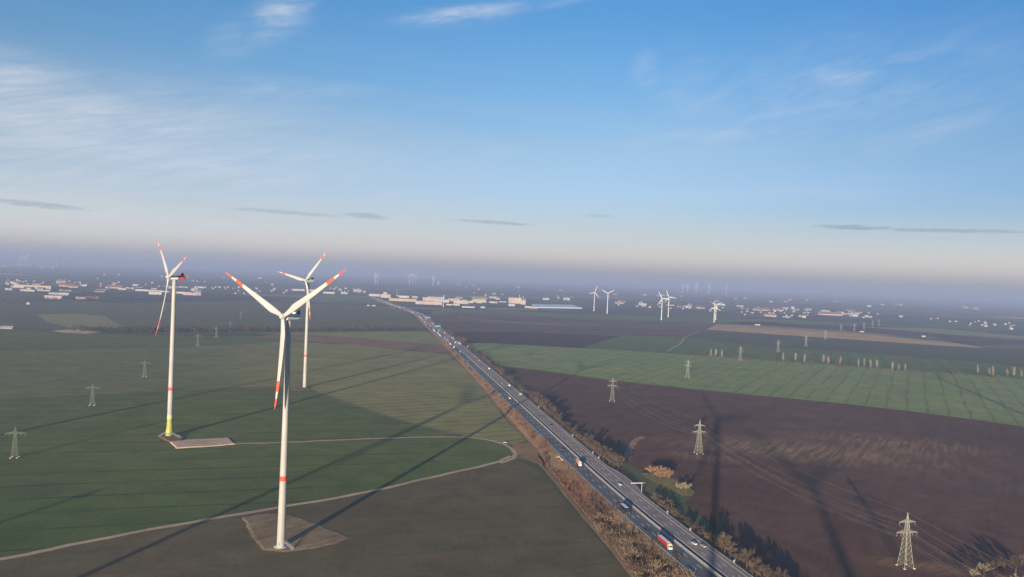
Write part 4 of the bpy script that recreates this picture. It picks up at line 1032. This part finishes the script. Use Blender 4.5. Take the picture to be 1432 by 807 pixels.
def car_meshes(kind):
    key = ('car', kind)
    if key in MESH: return MESH[key]
    L = 4.5 if kind == 'car' else 5.6; out = {}
    if kind == 'car':
        hull = [(-2.2, .35), (2.2, .35), (2.28, .6), (2.1, .82), (1.0, 1.0), (-1.75, 1.05), (-2.2, .95), (-2.28, .6)]
        cab = [(.98, .98), (.25, 1.42), (-1.15, 1.45), (-1.85, 1.03)]; roof = [(.22, 1.43), (-1.15, 1.46), (-1.2, 1.50), (.15, 1.48)]; w = 1.8
    else:
        hull = [(-2.7, .4), (2.7, .4), (2.8, .8), (2.65, 1.15), (1.95, 1.25), (-2.7, 1.3)]
        cab = [(1.95, 1.24), (1.3, 2.1), (.4, 2.12), (.4, 1.27)]; roof = [(1.3, 2.1), (.4, 2.1), (.4, 1.25), (-2.7, 1.28), (-2.7, 2.3), (1.0, 2.35)]; w = 2.0
    mb = MB(); extrude_profile(mb, hull, w, w, 1.5); out['body'] = mb.mesh('body')
    mb = MB(); extrude_profile(mb, cab, w * .97, w * .80, 1.5 if kind == 'car' else 2.3); out['window'] = mb.mesh('window')
    mb = MB(); extrude_profile(mb, roof, w * .96, w * .80 if kind == 'car' else w * .9, 1.5 if kind == 'car' else 2.3); out['roof'] = mb.mesh('roof')
    mb = MB(); mb.bar((0, -.12, 0), (0, .12, 0), .33, 0, 14); out['wheel'] = mb.mesh('wheel')
    mb = MB(); mb.box((0, 0, 0), (.12, .4, .16)); out['headlight'] = mb.mesh('headlight')
    for n_, mn in (('window', 'glass'), ('wheel', 'tyre'), ('headlight', 'lamp_glass')): out[n_].materials.append(M[mn])
    MESH[key] = (out, w); return MESH[key]
def painted(me, key, paint):
    kk = ('painted', key, paint)
    if kk not in MESH:
        m2 = me.copy(); m2.materials.clear(); m2.materials.append(PAINT[paint]); MESH[kk] = m2
    return MESH[kk]
def car(p, ang, paint, label, kind='car', group=None):
    out, w = car_meshes(kind); root = empty('parked_car' if group is None and 'parked' in label else 'van' if kind == 'van' else 'car', p, ang); tag(root, label, kind, group)
    link('body', painted(out['body'], kind + 'b', paint), root); link('window', out['window'], root); link('roof', painted(out['roof'], kind + 'r', paint), root)
    wx = 1.4 if kind == 'car' else 1.75
    for x in (-wx, wx):
        for sg in (-1, 1): o = link('wheel', out['wheel'], root); o.location = (x, sg * w * .46, .33)
    for sg in (-1, 1): o = link('headlight', out['headlight'], root); o.location = (2.18 if kind == 'car' else 2.72, sg * .62, .7 if kind == 'car' else .85)
    return root
def truck(p, ang, cab_c, side_c, roof_c, label, length=13.6, group=None):
    root = empty('truck', p, ang); tag(root, label, 'truck', group)
    mb = MB(); x1 = length / 2 - 1.0; x0 = -length / 2 - 1.0
    mb.box(((x0 + x1) / 2, 0, 2.55), (x1 - x0, 2.5, 2.7), 0); tr = mb.build('trailer', [PAINT[side_c]], root)
    mb = MB(); mb.box(((x0 + x1) / 2, 0, 3.93), (x1 - x0 + .04, 2.54, .1)); mb.build('trailer_roof', PAINT[roof_c], tr)
    mb = MB(); mb.box((x0 - .02, 0, 2.5), (.06, 2.3, 2.5)); mb.build('rear_door', PAINT['grey' if side_c != 'orange' else 'orange'], tr)
    mb = MB(); mb.box(((x0 + x1) / 2, 0, 1.02), (x1 - x0 - .4, 1.1, .3)); mb.build('chassis', M['tyre'], root)
    mb = MB(); extrude_profile(mb, [(x1 + .5, .5), (x1 + 2.75, .5), (x1 + 2.8, 1.6), (x1 + 2.55, 3.1), (x1 + 1.6, 3.75), (x1 + .6, 3.8)], 2.45, 2.3, 3.8); cb = mb.build('cab', PAINT[cab_c], root)
    mb = MB(); mb.box((x1 + 2.66, 0, 2.35), (.22, 2.05, .95)); mb.build('windscreen', M['glass'], cb)
    for sg in (-1, 1):
        mb = MB(); mb.box((x1 + 1.9, sg * 1.17, 2.25), (.9, .12, .75)); mb.build('side_window', M['glass'], cb)
        mb = MB(); mb.box((x1 + 2.8, sg * .85, .95), (.1, .4, .25)); mb.build('headlight', M['lamp_glass'], cb)
    for x in (x1 + 1.9, x1 - .6, x0 + 1.2, x0 + 2.5, x0 + 3.8):
        for sg in (-1, 1):
            mb = MB(); mb.bar((0, -.15, 0), (0, .15, 0), .5, 0, 14); o = mb.build('wheel', M['tyre'], root); o.location = (x, sg * 1.05, .5)
    return root
LANES = [-12.0, -8.2, -4.5, 4.5, 8.2, 12.0]
def on_road(u, v, lane=None):
    sl, off = road_at(u, v); lane = min(LANES, key=lambda q: abs(q - off)) if lane is None else LANES[lane]
    p = road(sl, lane, .07); t = road_dir(sl); a = math.atan2(t.y, t.x); return p, a + (math.pi if lane < 0 else 0)
def drive(kind, u, v, lane, *a, **kw):
    p, ang = on_road(u, v, lane)
    return truck(p, ang, *a, **kw) if kind == 'truck' else car(p, ang, *a, kind=kind, **kw)
drive('truck', 931, 764, 0, 'cream', 'red', 'white', 'red sided truck with white roof and cream cab on the dark carriageway')
drive('truck', 878, 716, 0, 'black', 'black', 'white', 'black truck with a pale roof on the dark carriageway', length=9.5)
drive('truck', 803, 651, 1, 'white', 'orange', 'white', 'orange truck with a white roof just past the underpass', length=8.5)
drive('car', 788, 630, 1, 'black', 'black car following the orange truck')
drive('car', 866, 679, 4, 'white', 'white car passing the lay-by on the pale carriageway')
drive('car', 973, 762, 4, 'white', 'white car on the pale carriageway beside a silver one, across from the red truck')
drive('car', 986.5, 765.5, 5, 'silver', 'silver car by the guard rail, across from the red truck')
drive('car', 770.5, 595, 4, 'black', 'lone black car on the pale carriageway opposite the farm track bend')
drive('van', 708, 558, 1, 'white', 'white van on the dark carriageway beside the pale crop')
drive('truck', 727, 554, 5, 'cream', 'cream', 'white', 'cream truck on the pale carriageway above the ploughed field corner', length=8)
drive('van', 713, 540, 5, 'white', 'white van just ahead of the cream truck')
drive('car', 703.5, 537, 3, 'silver', 'silver car in the inner lane next to the white van')
drive('car', 681, 529, 1, 'black', 'dark car alone on the dark carriageway before the jam')
drive('van', 688, 516, 5, 'white', 'white van by the field corner trees')
drive('car', 669, 504, 5, 'white', 'white car at the start of the green field')
drive('car', 664, 499, 5, 'cream', 'cream car right behind a white one at the green field')
drive('car', 655, 505.5, 0, 'silver', 'silver car at the brown strip corner on the dark carriageway')
drive('van', 641, 492, 1, 'white', 'white van leading the jam beside the brown field strip')
drive('truck', 635.5, 486, 0, 'white', 'silver', 'white', 'silver truck with white cab in the jam beside the brown field strip', length=11)
g2 = random.Random(3)
FARL = {-1: 'vehicle in the dense jam on the dark carriageway toward the warehouses', 1: 'vehicle on the pale carriageway between jam and warehouses'}
placed = []
sA, sB = road_at(634, 482)[0], road_at(530, 419)[0]
for i in range(290):
    s_ = sA + (sB - sA) * g2.random() ** 1.7; lane = g2.choice([0, 0, 0, 1, 1, 2, 2, 2, 4, 5, 5, 3]); 
    if any(abs(s_ - a) < 13 and b == lane for a, b in placed): continue
    placed.append((s_, lane)); o_ = LANES[lane]; p = road(s_, o_, .07); t = road_dir(s_); a = math.atan2(t.y, t.x) + (math.pi if o_ < 0 else 0)
    sd_ = 'jammed dark' if o_ < 0 else 'pale'; gl = f'vehicles on the {sd_} carriageway'
    heavy = lane in (0, 5) and g2.random() < .5; col_ = g2.choice(['white', 'white', 'white', 'silver', 'grey', 'black', 'cream', 'blue', 'red', 'white'])
    if heavy: truck(p, a, g2.choice(['white', 'white', 'blue', 'red']), col_ if col_ != 'black' else 'white', 'white', f'far truck with {col_ if col_ != "black" else "white"} sides on the {sd_} carriageway toward the warehouses', group=gl)
    else:
        k_ = 'van' if g2.random() < .3 else 'car'; car(p, a, col_, f'far {col_} {k_} on the {sd_} carriageway toward the warehouses', k_, group=gl)
pk = G(706.5, 620); car((pk.x, pk.y, .25), R(8), 'silver', 'silver car parked on the grass where the farm track bends')
pk = G(654.5, 485.5); car((pk.x, pk.y, .25), R(60), 'white', 'white van parked beside the pale carriageway at the green field', 'van')

# ------------------------------------------------------------------ buildings
WALL = {n_: mat('wall_' + n_, c, .85, .05, .02) for n_, c in dict(white=(.39, .38, .36), cream=(.38, .32, .245), tan=(.34, .27, .2), pink=(.38, .29, .26), grey=(.28, .28, .29), ochre=(.43, .305, .14), blue=(.18, .28, .34), dull=(.27, .255, .24), faded=(.33, .30, .27)).items()}
ROOF = {n_: mat('roof_' + n_, c, .85, .08, .05) for n_, c in dict(red=(.22, .10, .07), grey=(.20, .205, .22), dark=(.09, .09, .10), pale=(.42, .43, .46), brown=(.15, .10, .08)).items()}
def building(u0, u1, v, hpx, wall, roof, label, depth=.5, gable=True, group=None, name='building', cat='building', rot=0.0, parts=True):
    a, b = G(u0, v + (u0 - u1) * .02), G(u1, v + (u1 - u0) * .02); c = (a + b) / 2; wd = (b - a).length; dist = c.to_2d().length
    h = hpx / FPX * dist; dp = max(8, wd * depth); dirv = (b - a).to_2d().normalized(); ang = math.atan2(dirv.y, dirv.x) + rot
    n2 = Vector((-dirv.y, dirv.x)); c2 = c.to_2d() + n2 * dp / 2
    root = empty(name, (c2.x, c2.y, 0), ang); tag(root, label, cat, group)
    hw, hd_ = wd / 2, dp / 2; hr = (min(dp, wd) * .32 if gable else .8); he = max(2.5, h - hr * (.5 if gable else 1))
    mb = MB(); mb.add([(-hw, -hd_, 0), (hw, -hd_, 0), (hw, hd_, 0), (-hw, hd_, 0), (-hw, -hd_, he), (hw, -hd_, he), (hw, hd_, he), (-hw, hd_, he), (-hw, 0, he + (hr if gable else 0)), (hw, 0, he + (hr if gable else 0))],
        [(0, 1, 5, 4), (2, 3, 7, 6), (1, 2, 6, 9, 5), (3, 0, 4, 8, 7)]); wl = mb.build('wall', WALL[wall], root)
    mb = MB()
    if gable:
        ov = .6; z = he - ov * .3
        mb.add([(-hw - ov, -hd_ - ov, z), (hw + ov, -hd_ - ov, z), (hw + ov, 0, he + hr + .2), (-hw - ov, 0, he + hr + .2), (hw + ov, hd_ + ov, z), (-hw - ov, hd_ + ov, z)], [(0, 1, 2, 3), (3, 2, 4, 5)])
    else: mb.box((0, 0, he + .4), (wd + .4, dp + .4, .8))
    mb.build('roof', ROOF[roof], root)
    if parts and wd > 60:
        nb = max(2, int(wd / 26))
        for i in range(min(nb, 12)):
            mb = MB(); mb.box((-hw + wd * (i + .5) / nb, -hd_ - .08, 2.2), (5, .2, 4.2)); mb.build('dock_door', ROOF['grey'], wl)
    elif parts:
        nb = max(2, min(5, int(wd / 3.5)))
        for i in range(nb):
            mb = MB(); mb.box((-hw + wd * (i + .5) / nb, -hd_ - .05, min(he - 1, 1.7)), (1.3, .12, 1.4)); mb.build('window', M['glass'], wl)
    return root
B = [  # u0 u1 v height wall roof label gable depth
 (516, 531, 414.5, 3.2, 'white', 'pale', 'low white warehouse at the far end of the motorway', 0, .5),
 (532, 546, 416.5, 5.0, 'cream', 'brown', 'tall cream hall at the west end of the warehouse row', 0, .8),
 (536, 541, 413, 4.2, 'white', 'pale', 'white block rising above the cream hall', 0, .9),
 (544, 582, 421.5, 3.6, 'ochre', 'pale', 'long ochre warehouse with pale roof along the motorway', 0, .4),
 (553, 572, 416.5, 3.0, 'white', 'pale', 'white hall behind the ochre warehouse', 0, .5),
 (576, 584, 417, 3.0, 'tan', 'grey', 'tan hall at the back corner of the ochre warehouse', 0, .7),
 (581, 618, 426, 4.4, 'pink', 'pale', 'broad pinkish warehouse below the white mast', 0, .5),
 (591, 620, 421, 4.6, 'cream', 'pale', 'cream warehouse behind the pinkish one', 0, .5),
 (598, 622, 417.5, 2.2, 'white', 'pale', 'thin white hall at the back of the warehouse row', 0, .4),
 (607, 628, 423, 4.0, 'white', 'pale', 'white hall just beside the white mast', 0, .6),
 (626, 643, 422.5, 4.8, 'tan', 'pale', 'tan hall with white front next to the mast', 0, .6),
 (634, 655, 425, 4.8, 'cream', 'pale', 'cream office block in the middle of the warehouses', 0, .5),
 (655, 662, 424, 3.0, 'white', 'pale', 'small white hall at the east side of the cream block', 0, .7),
 (661, 680, 423, 4.6, 'cream', 'red', 'cream hall with red roof edge at the east of the row', 0, .5),
 (660, 681, 417.4, 1.8, 'white', 'red', 'row of white houses behind the red edged hall', 1, .3),
 (684, 693, 417, 1.4, 'white', 'pale', 'small white house beyond the warehouses', 1, .5),
 (685, 696, 424, 2.2, 'cream', 'pale', 'low cream shed between warehouses and mill', 0, .6),
 (698, 708, 423, 1.6, 'grey', 'pale', 'low grey shed near the mill', 0, .6),
 (624, 632, 427, 1.8, 'white', 'pale', 'small white shed at the foot of the mast', 0, .6),
 (633, 643, 427.3, 1.8, 'white', 'pale', 'low white shed in front of the tan hall', 0, .6),
 (646, 664, 430.4, 1.8, 'white', 'pale', 'long low white shed on the green strip', 0, .35),
 (672, 678, 431, 1.8, 'white', 'pale', 'small white shed standing alone on the green strip', 1, .6),
 (711, 729, 424.5, 8.0, 'cream', 'pale', 'tall cream mill building beside the smoking chimney', 0, .7),
 (728, 735, 426, 6.0, 'cream', 'pale', 'lower cream mill wing at the steam stack', 0, .7),
 (711, 720, 428.2, 3.0, 'white', 'pale', 'white shed in front of the cream mill', 0, .6),
 (734, 742, 430.5, 2.2, 'white', 'pale', 'small white hall at the head of the greenhouses', 0, .6),
 (741, 752, 431.5, 2.6, 'cream', 'pale', 'cream hall at the head of the greenhouses', 0, .6),
 (19, 71, 403.6, 4.0, 'cream', 'red', 'long cream hall at the far settlement edge', 0, .35),
 (44, 57, 398.8, 1.6, 'cream', 'red', 'cream house row behind the long cream hall', 1, .3),
 (28, 48, 407.5, 2.0, 'white', 'pale', 'low white shed in front of the long cream hall', 0, .3),
 (7, 17, 405.8, 2.0, 'white', 'pale', 'small white shed beside the far crop', 0, .5),
 (52, 70, 407.2, 1.6, 'grey', 'pale', 'low grey shed in front of the long cream hall', 0, .4),
 (62, 86, 417.8, 3.6, 'pink', 'pale', 'pinkish factory hall nearest to the far crop', 0, .5),
 (82, 96, 413.0, 3.0, 'grey', 'pale', 'grey saw tooth hall behind the pinkish factory', 0, .6),
 (68, 82, 411.8, 2.0, 'grey', 'pale', 'low grey hall behind the pinkish factory', 0, .6),
 (106, 120, 418.6, 2.6, 'pink', 'pale', 'pink hall at the wood edge of the settlement', 0, .6),
 (120, 137, 417.4, 1.6, 'tan', 'red', 'tan farm row at the wood edge', 1, .4),
 (82, 101, 401.0, 2.6, 'pink', 'red', 'red roofed row climbing the settlement', 1, .4),
 (78, 92, 395, 2.0, 'cream', 'red', 'cream red roofed row at the top of the settlement', 1, .4),
 (96, 109, 402.3, 2.4, 'white', 'red', 'white house with red roof at the settlement middle', 1, .6),
 (115, 121, 401, 2.4, 'white', 'pale', 'white block east of the red roofed row', 1, .6),
 (147, 170, 403.5, 2.8, 'cream', 'red', 'cream farm hall beside the dark trees', 1, .4),
 (176, 187, 404.2, 2.0, 'white', 'pale', 'white hall with a curved look east of the farm', 0, .5),
 (185, 193, 399.6, 1.8, 'white', 'pale', 'white shed above the curved hall', 0, .6),
 (189, 208, 407, 2.0, 'white', 'pale', 'long white shed toward the banded green turbine', 0, .4),
 (208, 226, 412, 3.4, 'white', 'pale', 'white hall just behind the low red blade', 0, .5),
 (207, 228, 407.8, 1.8, 'tan', 'pale', 'tan shed behind the white hall', 0, .4),
 (246, 268, 410.8, 2.2, 'white', 'pale', 'white hall beside the banded green turbine tower', 0, .4),
 (256, 281, 413, 2.8, 'pink', 'pale', 'pinkish hall beside the banded green turbine tower', 0, .4),
 (250, 262, 402.6, 1.8, 'cream', 'pale', 'cream shed behind the red nacelle', 0, .4),
 (272, 288, 403.2, 2.2, 'white', 'pale', 'white shed row on the blue plain', 0, .4),
 (267, 272, 406.8, 1.8, 'white', 'pale', 'small white house on the blue plain', 1, .7),
 (408, 426, 406.8, 2.4, 'white', 'pale', 'long white hall behind the crossed blades', 0, .4),
 (433, 447, 408, 3.0, 'cream', 'pale', 'cream hall behind the raised red tipped blade', 0, .5),
 (452, 468, 410.8, 2.4, 'white', 'pale', 'white hall east of the raised blade', 0, .5),
 (477, 486, 411.2, 2.2, 'white', 'pale', 'bright white shed on the far crop edge', 0, .6),
 (474, 477, 406.2, 2.2, 'white', 'pale', 'tiny white house above the bright shed', 1, .8),
 (494, 506, 408.4, 3.4, 'pink', 'pale', 'pinkish tall hall near the motorway end', 0, .6),
 (520, 525, 428.4, 1.2, 'white', 'pale', 'white shed on the track before the motorway jam', 1, .6),
 (513, 517, 428, 1.2, 'white', 'pale', 'small white hut on the track before the motorway jam', 1, .6),
 (0, 17, 460, 2.4, 'dull', 'grey', 'long low dull shed at the hedge edge', 1, .4),
 (37, 41, 425.8, 2.0, 'white', 'pale', 'lone white hut on the far crop', 1, .7),
 (759, 768, 419.5, 3.0, 'white', 'red', 'white house with red roof on the far green land', 1, .5),
 (788, 797, 420, 3.0, 'white', 'pale', 'white farmhouse on the far green land', 1, .5),
 (893, 904, 426.8, 2.4, 'white', 'pale', 'white shed by the pair of turbines', 0, .5),
 (860, 872, 424.5, 2.2, 'pink', 'red', 'pinkish barn between the turbine pairs', 1, .4),
 (959, 967, 430.8, 2.4, 'white', 'pale', 'white barn near the star shaped turbines', 1, .5),
 (974, 985, 431.6, 2.2, 'cream', 'red', 'cream barn near the star shaped turbines', 1, .5),
 (1056, 1063, 455.8, 2.2, 'white', 'pale', 'white shed on top of the reed bank', 0, .6),
 (1203, 1208, 465.4, 2.0, 'white', 'pale', 'small white shed along the reed bank', 0, .7),
 (1290, 1294, 471.5, 1.8, 'white', 'pale', 'tiny white shed at the thin end of the reed bank', 0, .7),
 (1147, 1178, 441, 2.8, 'white', 'red', 'long white farm row with red roofs in the village', 1, .3),
 (1172, 1180, 438.5, 2.4, 'cream', 'red', 'cream barn beside the long farm row', 1, .5),
 (1107, 1111, 433, 3.6, 'white', 'pale', 'white church like house tall in the village', 1, .9),
 (1122, 1127, 444.6, 2.6, 'white', 'pale', 'lone white house below the village', 1, .8),
 (1057, 1078, 434.4, 2.4, 'pink', 'red', 'pink and red village row', 1, .4),
 (1070, 1086, 442.5, 2.4, 'white', 'red', 'white farm at the near village edge', 1, .4),
 (1082, 1096, 434.6, 2.2, 'pink', 'red', 'pink house row in the village centre', 1, .4),
 (1192, 1200, 442.8, 2.2, 'white', 'pale', 'bright white shed east of the village', 1, .5),
 (1210, 1215, 443.6, 2.0, 'white', 'pale', 'small bright shed east of the village', 1, .6),
 (1258, 1263, 443.6, 1.6, 'white', 'pale', 'white shed alone on the blue plain', 1, .6),
 (1377, 1381, 457, 1.8, 'white', 'pale', 'white house below the low dark wood', 1, .6),
 (1413, 1417, 461, 1.8, 'white', 'pale', 'white house by the picture edge fields', 1, .7),
]
for (u0, u1, v, hp, wl, rf, lab, gb, dp) in B: building(u0, u1, v, hp, wl, rf, lab, dp, bool(gb), rot=0)
gb_ = random.Random(17)
def cluster(n, u0, u1, v0, v1, label, group, sl=.04, size=(1.5, 3.6)):
    for i in range(n):
        u = gb_.uniform(u0, u1); v = v0 + (u - u0) * sl + gb_.random() ** 1.4 * (v1 - v0); wpx = gb_.uniform(*size)
        wl = gb_.choice(['white', 'cream', 'faded', 'dull', 'pink', 'grey', 'faded']); rf = gb_.choice(['red', 'red', 'pale', 'brown', 'grey'])
        building(u, u + wpx, v, gb_.uniform(1.2, 2.0), wl, rf, f'tiny {wl} house with {rf} roof {label}', gb_.uniform(.4, .8), True, group, 'house', 'house', gb_.uniform(-.5, .5), False)
cluster(34, 70, 240, 392, 403, 'in the settlement behind the banded green turbine', 'houses of the far settlement', .03)
cluster(16, 0, 70, 392, 399, 'near the long cream hall', 'houses by the long cream hall')
cluster(24, 290, 400, 401, 410, 'on the plain behind the red tipped blade', 'houses behind the red tipped blade')
cluster(18, 450, 510, 402, 408, 'by the motorway end', 'houses by the motorway end')
cluster(26, 860, 1010, 420, 428, 'near the turbine pairs', 'houses near the turbine pairs', .06)
cluster(40, 1035, 1130, 430, 442, 'in the village above the reed bank', 'village houses above the reed bank', .05)
cluster(18, 1130, 1230, 434, 442, 'east of the long farm row', 'houses east of the farm row', .05)
cluster(16, 1290, 1425, 443, 450, 'below the low dark wood', 'houses below the low dark wood', .08)
cluster(14, 660, 800, 410, 416, 'beyond the cream mill', 'houses beyond the mill')
cluster(22, 0, 78, 369.5, 374, 'of the pale town on the horizon', 'houses of the pale town', .04, (3.5, 9))
cluster(14, 120, 400, 379, 390, 'scattered on the hazy plain', 'houses on the hazy plain', .04, (2, 5))
cluster(18, 620, 1100, 397, 403, 'scattered in the haze', 'houses in the haze', .05, (2, 6))
cluster(10, 1100, 1400, 418, 426, 'at the hazy rim', 'houses at the hazy rim', .045, (3, 8))
def halls(n, u0, u1, v0, sl, jit, label, group, size=(6, 15)):
    for i in range(n):
        u = gb_.uniform(u0, u1); v = v0 + (u - u0) * sl + gb_.uniform(-jit, jit); wl = gb_.choice(['dull', 'faded', 'grey', 'pink', 'tan', 'white', 'dull']); rf = gb_.choice(['grey', 'dark', 'pale', 'brown'])
        building(u, u + gb_.uniform(*size), v, gb_.uniform(1.3, 2.4), wl, rf, f'low {wl} hall with {rf} roof {label}', gb_.uniform(.3, .6), gb_.random() < .4, group, 'hall', 'hall', gb_.uniform(-.15, .15), False)
halls(22, 5, 270, 400, .028, 5, 'in the far settlement behind the banded green turbine', 'halls of the far settlement')
halls(12, 560, 700, 418, .02, 4, 'among the motorway warehouses', 'halls among the warehouses', (5, 11))
halls(14, 860, 1240, 424, .042, 4, 'between the turbine pairs and the village', 'halls by the village', (5, 12))
# chimneys, mast, tower blocks
def mast(u, v, hpx, r, label, name='mast', cat='mast', wall='white', taper=.6):
    g = G(u, v); dist = g.to_2d().length; h = hpx / FPX * dist; mb = MB(); mb.lathe([(r, 0), (r * taper, h * .98), (r * taper * .9, h)], 16); o = mb.build(name, WALL[wall]); o.location = (g.x, g.y, 0); tag(o, label, cat); return o
mast(620, 429.5, 17, 3.2, 'white slender mast among the warehouses'); mast(555, 413, 9, 2.2, 'thin pale chimney behind the ochre warehouse', 'chimney', 'chimney', 'grey')
mast(731.5, 423, 10, 2.6, 'thin smoking chimney at the cream mill', 'chimney', 'chimney'); mast(726.5, 420, 7.5, 3.4, 'stout silo behind the cream mill', 'silo', 'silo', taper=1)
mast(734, 424, 6.5, 3.4, 'pale silo at the east end of the mill', 'silo', 'silo', taper=1)
mast(80, 374, 6, 22, 'white cooling tower of the pale town', 'cooling_tower', 'cooling tower', taper=.7); mast(613, 398, 5, 14, 'white gas holder in the haze', 'gas_holder', 'gas holder', taper=1)
# long greenhouse: many low glass ridges under one roof
a, b = G(744, 430.5), G(814, 431.8); a2, b2 = G(744, 426.5), G(800, 427.5)
gh = empty('greenhouse', (a.x, a.y, 0)); tag(gh, 'long pale greenhouse stretching from the cream hall', 'greenhouse')
mb = MB(); n = 30; vs = []
for i in range(n + 1):
    p = a.lerp(b, i / n); q = a2.lerp(b2, i / n); z = 5.5 + (1.6 if i % 2 else 0)
    vs += [(p.x - a.x, p.y - a.y, 0), (p.x - a.x, p.y - a.y, z), (q.x - a.x, q.y - a.y, z)]
mb.add(vs, [(3 * i + j, 3 * i + 3 + j, 3 * i + 4 + j, 3 * i + 1 + j) for i in range(n) for j in range(2)])
M['greenhouse_glass'] = mat('greenhouse_glass', (.50, .53, .58), .3, .04); mb.build('glass_roof', M['greenhouse_glass'], gh)

# ------------------------------------------------------------------ haze
HX, HTOP = 62000.0, 228.0
mb = MB(); mb.box((0, 20000, (HTOP - 2) / 2), (2 * HX, 2 * HX, HTOP + 2)); hz = mb.build('haze', bpy.data.materials.new('haze_air'))
hm = hz.data.materials[0]; hm.use_nodes = True; hm.node_tree.nodes.clear(); q = NT(hm.node_tree)
pv_ = q.new('ShaderNodeVolumePrincipled'); pv_.inputs['Density'].default_value = HAZE_DENSITY; pv_.inputs['Color'].default_value = (*HAZE_COLOR, 1); pv_.inputs['Anisotropy'].default_value = 0.0
q.l.new(pv_.outputs[0], q.new('ShaderNodeOutputMaterial').inputs['Volume'])
tag(hz, 'thin winter haze over the plain', 'haze', None, 'stuff')
